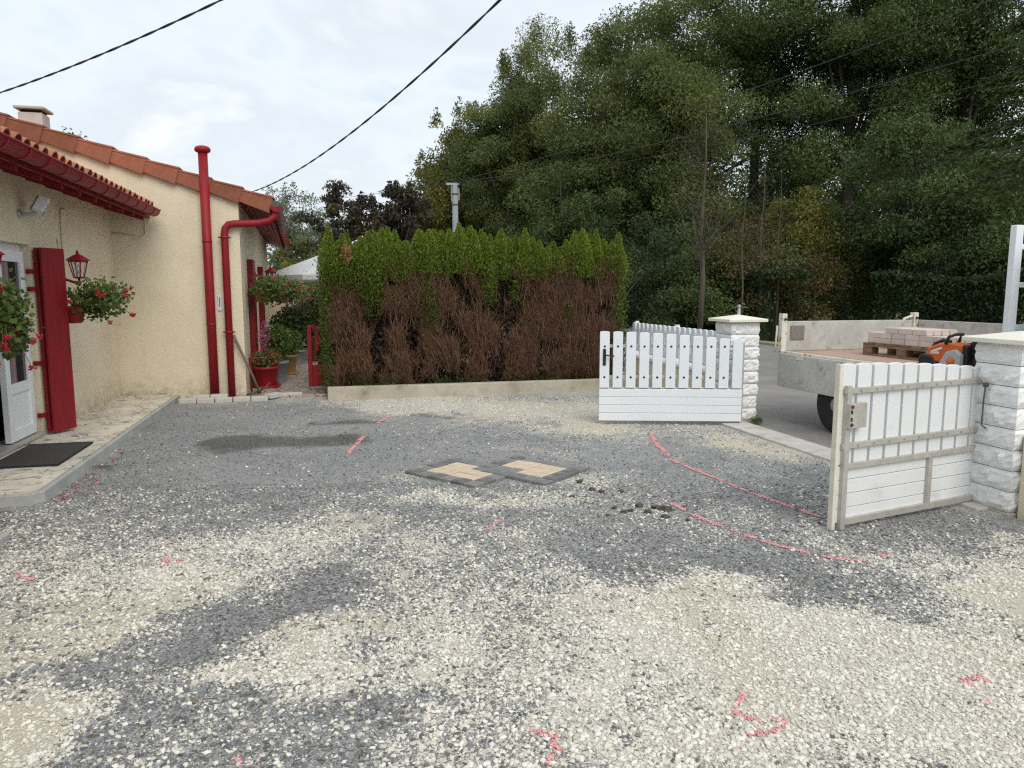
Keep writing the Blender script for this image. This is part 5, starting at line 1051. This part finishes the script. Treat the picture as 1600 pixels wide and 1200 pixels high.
px_tree('great dark oak at the right edge of the photo', 1530, 35, -160, 150, 'oak', 88000, .155, .44, seed=15, trunk_r=.3, csize=.13)
px_tree('bushy ash with leaning trunk behind the truck cab', 1452, 25, 196, 125, 'oak', 57200, .12, .40, seed=16, trunk_r=.24, lean=(.35, 0), spires=4, csize=.17)
px_tree('small light green tree between bare saplings and truck', 1262, 28, 282, 62, 'yellowing', 12000, .13, .40, seed=17, shell=.6)
px_tree('shadowy understorey tree behind the white gate leaf', 1040, 33, 280, 90, 'oak', 24200, .15, .46, seed=18)
px_tree('shadowy understorey tree right of the pale leaning trunk', 1590, 29, 262, 90, 'oak', 22000, .14, .46, seed=19)
px_tree('shadowy understorey tree left in the wood behind the hedge tops', 880, 34, 270, 100, 'oak', 28600, .15, .46, seed=20)
for k, (px, yt, hp) in enumerate(((740, 250, 110), (900, 170, 130), (1050, 120, 130), (1200, 230, 130), (1330, 250, 120), (1480, 150, 150), (1620, 200, 120))):
    px_tree(('first', 'second', 'third', 'fourth', 'fifth', 'sixth', 'last')[k] + ' dark tree of the wood\'s back row, counted from the left', px, 52 + k, yt, hp, 'oak', 16500, .30, .48, seed=30 + k, group='back row of the wood', shell=.6)
px_tree('small tree top showing above the verge tiles', 112, 24, 197, 26, 'plum', 2600, .11, .2, group='trees behind the garden', seed=41, shell=.8, csize=.2)
# ---- bare tree and saplings
def bare(label, px, d, ytop, ybase_d, r0, seed, n=26, spread=.28):
    rd_ = random.Random(seed); top = atd(px, ytop, d); h = top.z; t = thing('bare_tree', label, 'tree', (top.x, d, -.05), 0, 'bare trees in the wood')
    q = MB(); q.tube([(0, 0, 0), (.05, 0, h * .3), (-.04, 0, h * .55), (.03, 0, h * .8), (0, 0, h)], [r0 * 1.2, r0, r0 * .7, r0 * .4, r0 * .1], 8); q.build('trunk', 'bark_lt', t, True)
    q = MB()
    for k in range(n):
        z = h * rd_.uniform(.32, .92); a = rd_.uniform(0, 6.28); L = h * spread * rd_.uniform(.5, 1.2) * (1.15 - z / h * .6); e = Vector((math.cos(a) * L * .75, math.sin(a) * L * .75, z + L * rd_.uniform(.35, 1.1))); p0 = Vector((0, 0, z)); mdl = p0.lerp(e, .5) + Vector((0, 0, -.06 * L)); rr = r0 * .30 * (1.1 - z / h)
        q.tube([p0, mdl, e], [rr, rr * .7, rr * .2], 5)
        for j in range(5):
            s = rd_.uniform(.3, .95); b0 = p0.lerp(e, s); q.tube([b0, b0 + Vector((rd_.uniform(-.3, .3), rd_.uniform(-.3, .3), rd_.uniform(.1, .45))) * L * .6], [rr * .35, rr * .1], 4)
    q.build('branches', 'bark_lt', t, True)
bare('bare grey tree standing before the dark wood, the thickest leafless trunk', 1104, 22, 175, 0, .075, 1, 60, .32)
bare('thin bare sapling right of the bare tree', 1166, 23.5, 250, 0, .03, 2, 14)
bare('twiggy bare sapling with many upright stems', 1196, 24, 235, 0, .04, 3, 34, .3)
bare('slender bare sapling before the light green tree', 1222, 24, 262, 0, .03, 4, 16)
# ---- shrubs and clipped hedges along the far side of the road
def bank(label, pts, width, h, m, n, ls, name='hedge', cat='hedge', group=None, clip=.06, tint_up=.5):
    """a clipped hedge along a polyline: leaves on its faces and in its body"""
    t = thing(name, label, cat, (pts[0][0], pts[0][1], 0), 0, group); C = []; O = []
    seg = [(Vector(a), Vector(b_)) for a, b_ in zip(pts[:-1], pts[1:])]; tot = sum((b_ - a).length for a, b_ in seg); q = MB()
    for a, b_ in seg:
        L = (b_ - a).length; dv = (b_ - a) / L; nv = Vector((-dv.y, dv.x)); k = int(n * L / tot); s = rng.uniform(0, L, k); e9 = rng.random(k); s = np.where(e9 < .13, rng.normal(0, .08, k), np.where(e9 > .87, L + rng.normal(0, .08, k), s)); f = rng.random(k); f = np.where((e9 < .13) | (e9 > .87), .5 + .9 * (f - .5) * 0 + .54, f)
        y = np.where(f < .40, -width / 2 + np.abs(rng.normal(0, clip * 1.5, k)), np.where(f < .55, width / 2, rng.uniform(-width / 2, width / 2, k))); hh = h * (.93 + .14 * vnoise(s + a.x * 3, s * 0, .9, 61))
        y = np.where((e9 < .13) | (e9 > .87), rng.uniform(-width / 2, width / 2, k), y); z = np.where(f < .55, rng.uniform(.02, 1, k) * hh, hh + rng.normal(0, clip, k)); y = y + rng.normal(0, clip, k)
        C.append(np.stack([a.x + dv.x * s + nv.x * y, a.y + dv.y * s + nv.y * y, z], 1))
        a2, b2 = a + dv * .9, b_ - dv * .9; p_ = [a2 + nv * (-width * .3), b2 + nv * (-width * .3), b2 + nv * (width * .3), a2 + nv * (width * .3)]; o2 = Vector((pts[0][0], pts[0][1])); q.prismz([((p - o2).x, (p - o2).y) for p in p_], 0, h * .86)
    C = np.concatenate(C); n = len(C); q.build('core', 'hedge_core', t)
    tint = np.clip(.25 + tint_up * (C[:, 2] / h - .5) + .3 * rng.normal(size=n), 0, 1)
    link('foliage', leaf_mesh('foliage', C - np.array([pts[0][0], pts[0][1], 0]), rng.uniform(.6, 1.3, n) * ls, m, aspect=.55, tint=tint), t); return t
h2 = lambda w, u: (H(w, u).x, H(w, u).y)
bank('long clipped dark hedge along the far side of the road, beyond the white gate', [h2(14.0, 20.5), h2(14.0, 30), h2(14.2, 44)][::-1], 1.3, 2.15, 'hedge', 30000, .13, group='clipped hedges across the road')
bank('clipped hedge with its lit top painted light green, seen over the truck tailgate', [atd(1300, 480, 33).to_tuple()[:2], atd(1400, 480, 32).to_tuple()[:2]], 1.2, 1.75, 'hedge', 6000, .12, group='clipped hedges across the road', tint_up=1.6)  # strong tint_up paints the lit top into the leaf colour
bank('dark hedge to the right behind the truck headboard', [atd(1385, 480, 24).to_tuple()[:2], atd(1640, 480, 20).to_tuple()[:2]], 1.4, 2.0, 'hedge', 16000, .11, group='clipped hedges across the road')
bank('trimmed dark garden hedge at the end of the path', [h2(.35, 20.0), h2(3.8, 19.6)][::-1], .9, 1.75, 'hedge', 9000, .09, group='garden hedges')
bank('pale yellow green variegated shrub row below the parasol', [h2(-1.2, 25), h2(5.0, 25)][::-1], 1.2, 2.1, 'yellowing', 9000, .12, group='garden hedges', clip=.15)
fo = bank('dark mass of far woodland closing the view behind the trees', [atd(560, 455, 66).to_tuple()[:2], atd(1150, 455, 62).to_tuple()[:2], atd(1760, 455, 56).to_tuple()[:2]], 3.0, 6.5, 'oak', 30000, .36, name='far_wood', cat='wood', clip=.5)
fo['kind'] = 'stuff'
def shrub(label, px, d, r, h, m, n, ls, seed, group='undergrowth shrubs along the wood'):
    p = atd(px, 455, d); return tree(label, Vector((p.x, d, -.04)), h, (r, r * .8, h * .52), m, n, ls, cat='shrub', name='shrub', group=group, seed=seed, trunk_r=.04, clusters=50, csize=.22)
for k, (px, d, r, h, m, lb) in enumerate([(1010, 27, 1.6, 3.0, 'hedge', 'dark shrub behind the right end of the thuja hedge'), (1075, 25, 1.3, 2.6, 'oak', 'dark green shrub at the foot of the bare tree'), (1150, 26, 1.2, 2.6, 'brownleaf', 'brownish shrub behind the pillar with the grey post'), (1215, 25, 1.3, 2.7, 'brownleaf', 'russet shrub left of the truck tailgate post'), (1265, 27, 1.4, 3.2, 'yellowing', 'olive shrub above the truck tailgate'), (1335, 30, 1.5, 3.2, 'oak', 'green shrub behind the hedge with the painted lit top'), (1400, 27, 1.3, 3.0, 'oak', 'green shrub left of the leaning trunk'), (1505, 23, 1.3, 2.6, 'hedge', 'dark shrub right of the leaning trunk'), (1565, 22, 1.3, 3.0, 'oak', 'dark shrub behind the truck headboard post'), (1640, 21, 1.4, 3.0, 'oak', 'dark shrub cut by the right edge of the photo')]):
    shrub(lb, px, d, r * 1.4, h * 1.4, m, 13000, .11, 60 + k)
for k, (wu, r, h, m, lb) in enumerate([((-.2, 21.6), 1.1, 2.6, 'ash', 'green shrub behind the annexe'), ((1.4, 22.5), 1.2, 2.4, 'hedge', 'dark shrub below the parasol'), ((.55, 18.6), .55, 1.5, 'geranium', 'bright green shrub over the stone planter')]):
    p = H(*wu); tree(lb, Vector((p.x, p.y, -.04)), h, (r, r, h * .5), m, 6500, .08, cat='shrub', name='shrub', group='garden shrubs', seed=80 + k, trunk_r=.04, clusters=50, csize=.22)
# ---- spruce boughs reaching in at the right
spx = thing('spruce_tree', 'spruce with drooping boughs reaching in at the upper right edge', 'tree', (9.25, 11.5, -.04))
q = MB(); q.tube([(0, 0, 0), (0, 0, 4), (0, 0, 8.5)], [.22, .16, .04], 10); q.build('trunk', 'bark', spx, True)
q = MB(); C = []; O = []
for k in range(60):
    z = 3.5 + k * .08; a = k * 2.4; L = max(.4, 2.7 * (1 - (z - 3.5) / 6.0)); dr = Vector((math.cos(a), math.sin(a), 0)); p0 = Vector((0, 0, z)); p1 = dr * L * .55 + Vector((0, 0, z + .05)); p2 = dr * L + Vector((0, 0, z - .12 * L)); q.tube([p0, p1, p2], [.018, .012, .004], 5)
    m_ = 900; s = rng.random(m_) ** .8; P_ = np.array(p0)[None] * (1 - s[:, None]) + np.array(p2)[None] * s[:, None]; sd_ = rng.normal(0, .22, m_) * (1.15 - s) * (L / 2); nv = np.array([-dr.y, dr.x, 0]); P_ = P_ + nv[None] * sd_[:, None]; P_[:, 2] -= np.abs(sd_) * .35 + np.abs(rng.normal(0, .08, m_)) - .05; C.append(P_); O.append(np.tile(np.array(dr) * 1.2 + np.array([0, 0, -.3]), (m_, 1)) + nv[None] * (np.sign(sd_) * 1.2)[:, None])
q.build('boughs', 'bark', spx, True); C = np.concatenate(C); O = np.concatenate(O); link('needles', leaf_mesh('needles', C, rng.uniform(.09, .17, len(C)), 'spruce', aspect=.28, outward=O * 1.3), spx)

# ================================================================ poles and wires
pp = atd(711, 288, 29); cp = thing('utility_pole', 'round grey concrete utility pole behind the hedge', 'utility pole', (pp.x, pp.y, -.05))
q = MB(); q.tube([(0, 0, 0), (0, 0, pp.z + .02)], [.14, .105], 14); q.build('pole', mat('pole_grey', (.27, .29, .31), .8, .12, 4), cp, True)
q = MB(); q.b2((-.34, -.05, pp.z + .02), (.16, .05, pp.z + .10)); q.tube([(.14, 0, pp.z - .55), (.14, 0, pp.z - .1)], .03, 6); q.tube([(-.13, -.02, pp.z - .6), (-.14, -.02, pp.z)], .02, 6); q.build('cross_arm', 'galv', cp)
q = MB()
for z in (.35, .75): q.lathe([(.112, 0), (.122, .01), (.122, .05), (.112, .06)], 14, (0, 0, pp.z - z))
q.build('strap', 'steel', cp)
ph = atd(1155, 477, 13.5); gp_ = thing('road_marker_post', 'grey marker post with flat top bar behind the pillar', 'post', (ph.x, ph.y, -.03))
q = MB(); q.tube([(0, 0, 0), (0, 0, ph.z + .04)], .032, 8); q.build('post', 'galv', gp_, True); q = MB(); q.b2((-.14, -.03, ph.z - .015), (.14, .03, ph.z + .005)); q.build('bar', 'steel', gp_)
def wire(label, a, b_, sag, r, m='wire', n=26, twist=False):
    a, b_ = Vector(a), Vector(b_); f = lambda s: a.lerp(b_, s) - Vector((0, 0, sag * 4 * s * (1 - s))); P_ = [f(k / n) for k in range(n + 1)]
    o = thing('overhead_cable', label, 'cable', a, 0, 'overhead cables')
    if twist:
        k = n * 9; pts = [f(j / k) for j in range(k + 1)]; d = (b_ - a).normalized(); s1 = d.cross(Vector((0, 0, 1))).normalized(); s2 = s1.cross(d)
        for st in (0, math.pi):
            q = MB(); q.tube([p - a + (s1 * math.cos(st + j * .30) + s2 * math.sin(st + j * .30)) * r * .45 for j, p in enumerate(pts)], r * .62, 5); q.build('strand', m, o, True)
    else: q = MB(); q.tube([p - a for p in P_], r, 5); q.build('strand', m, o, True)
ha = atd(390, 301, 12.6); wb = atd(830, -48, 5.2)
wire('twisted black cable sagging from the top of the photo to the house roof', ha, wb, .22, .010, twist=True)
wire('twisted black cable across the upper left corner of the photo', atd(-120, 180, 9.0), atd(430, -42, 6.0), .10, .010, twist=True)
pt = Vector((pp.x, pp.y, pp.z + .10))
wire('highest thin power line rising from the pole to the upper right', pt, atd(1640, -35, 14), .25, .008, 'thin_wire')
wire('middle thin power line running from the pole to the right edge', pt + Vector((.05, 0, -.06)), atd(1680, 42, 14), .30, .008, 'thin_wire')
wire('lowest thin power line crossing before the oaks', pt + Vector((.1, 0, -.1)), atd(1700, 90, 16), .35, .007, 'thin_wire')
wire('thin power line from the pole leftwards over the plum trees', pt, atd(380, 318, 40), .2, .008, 'thin_wire')
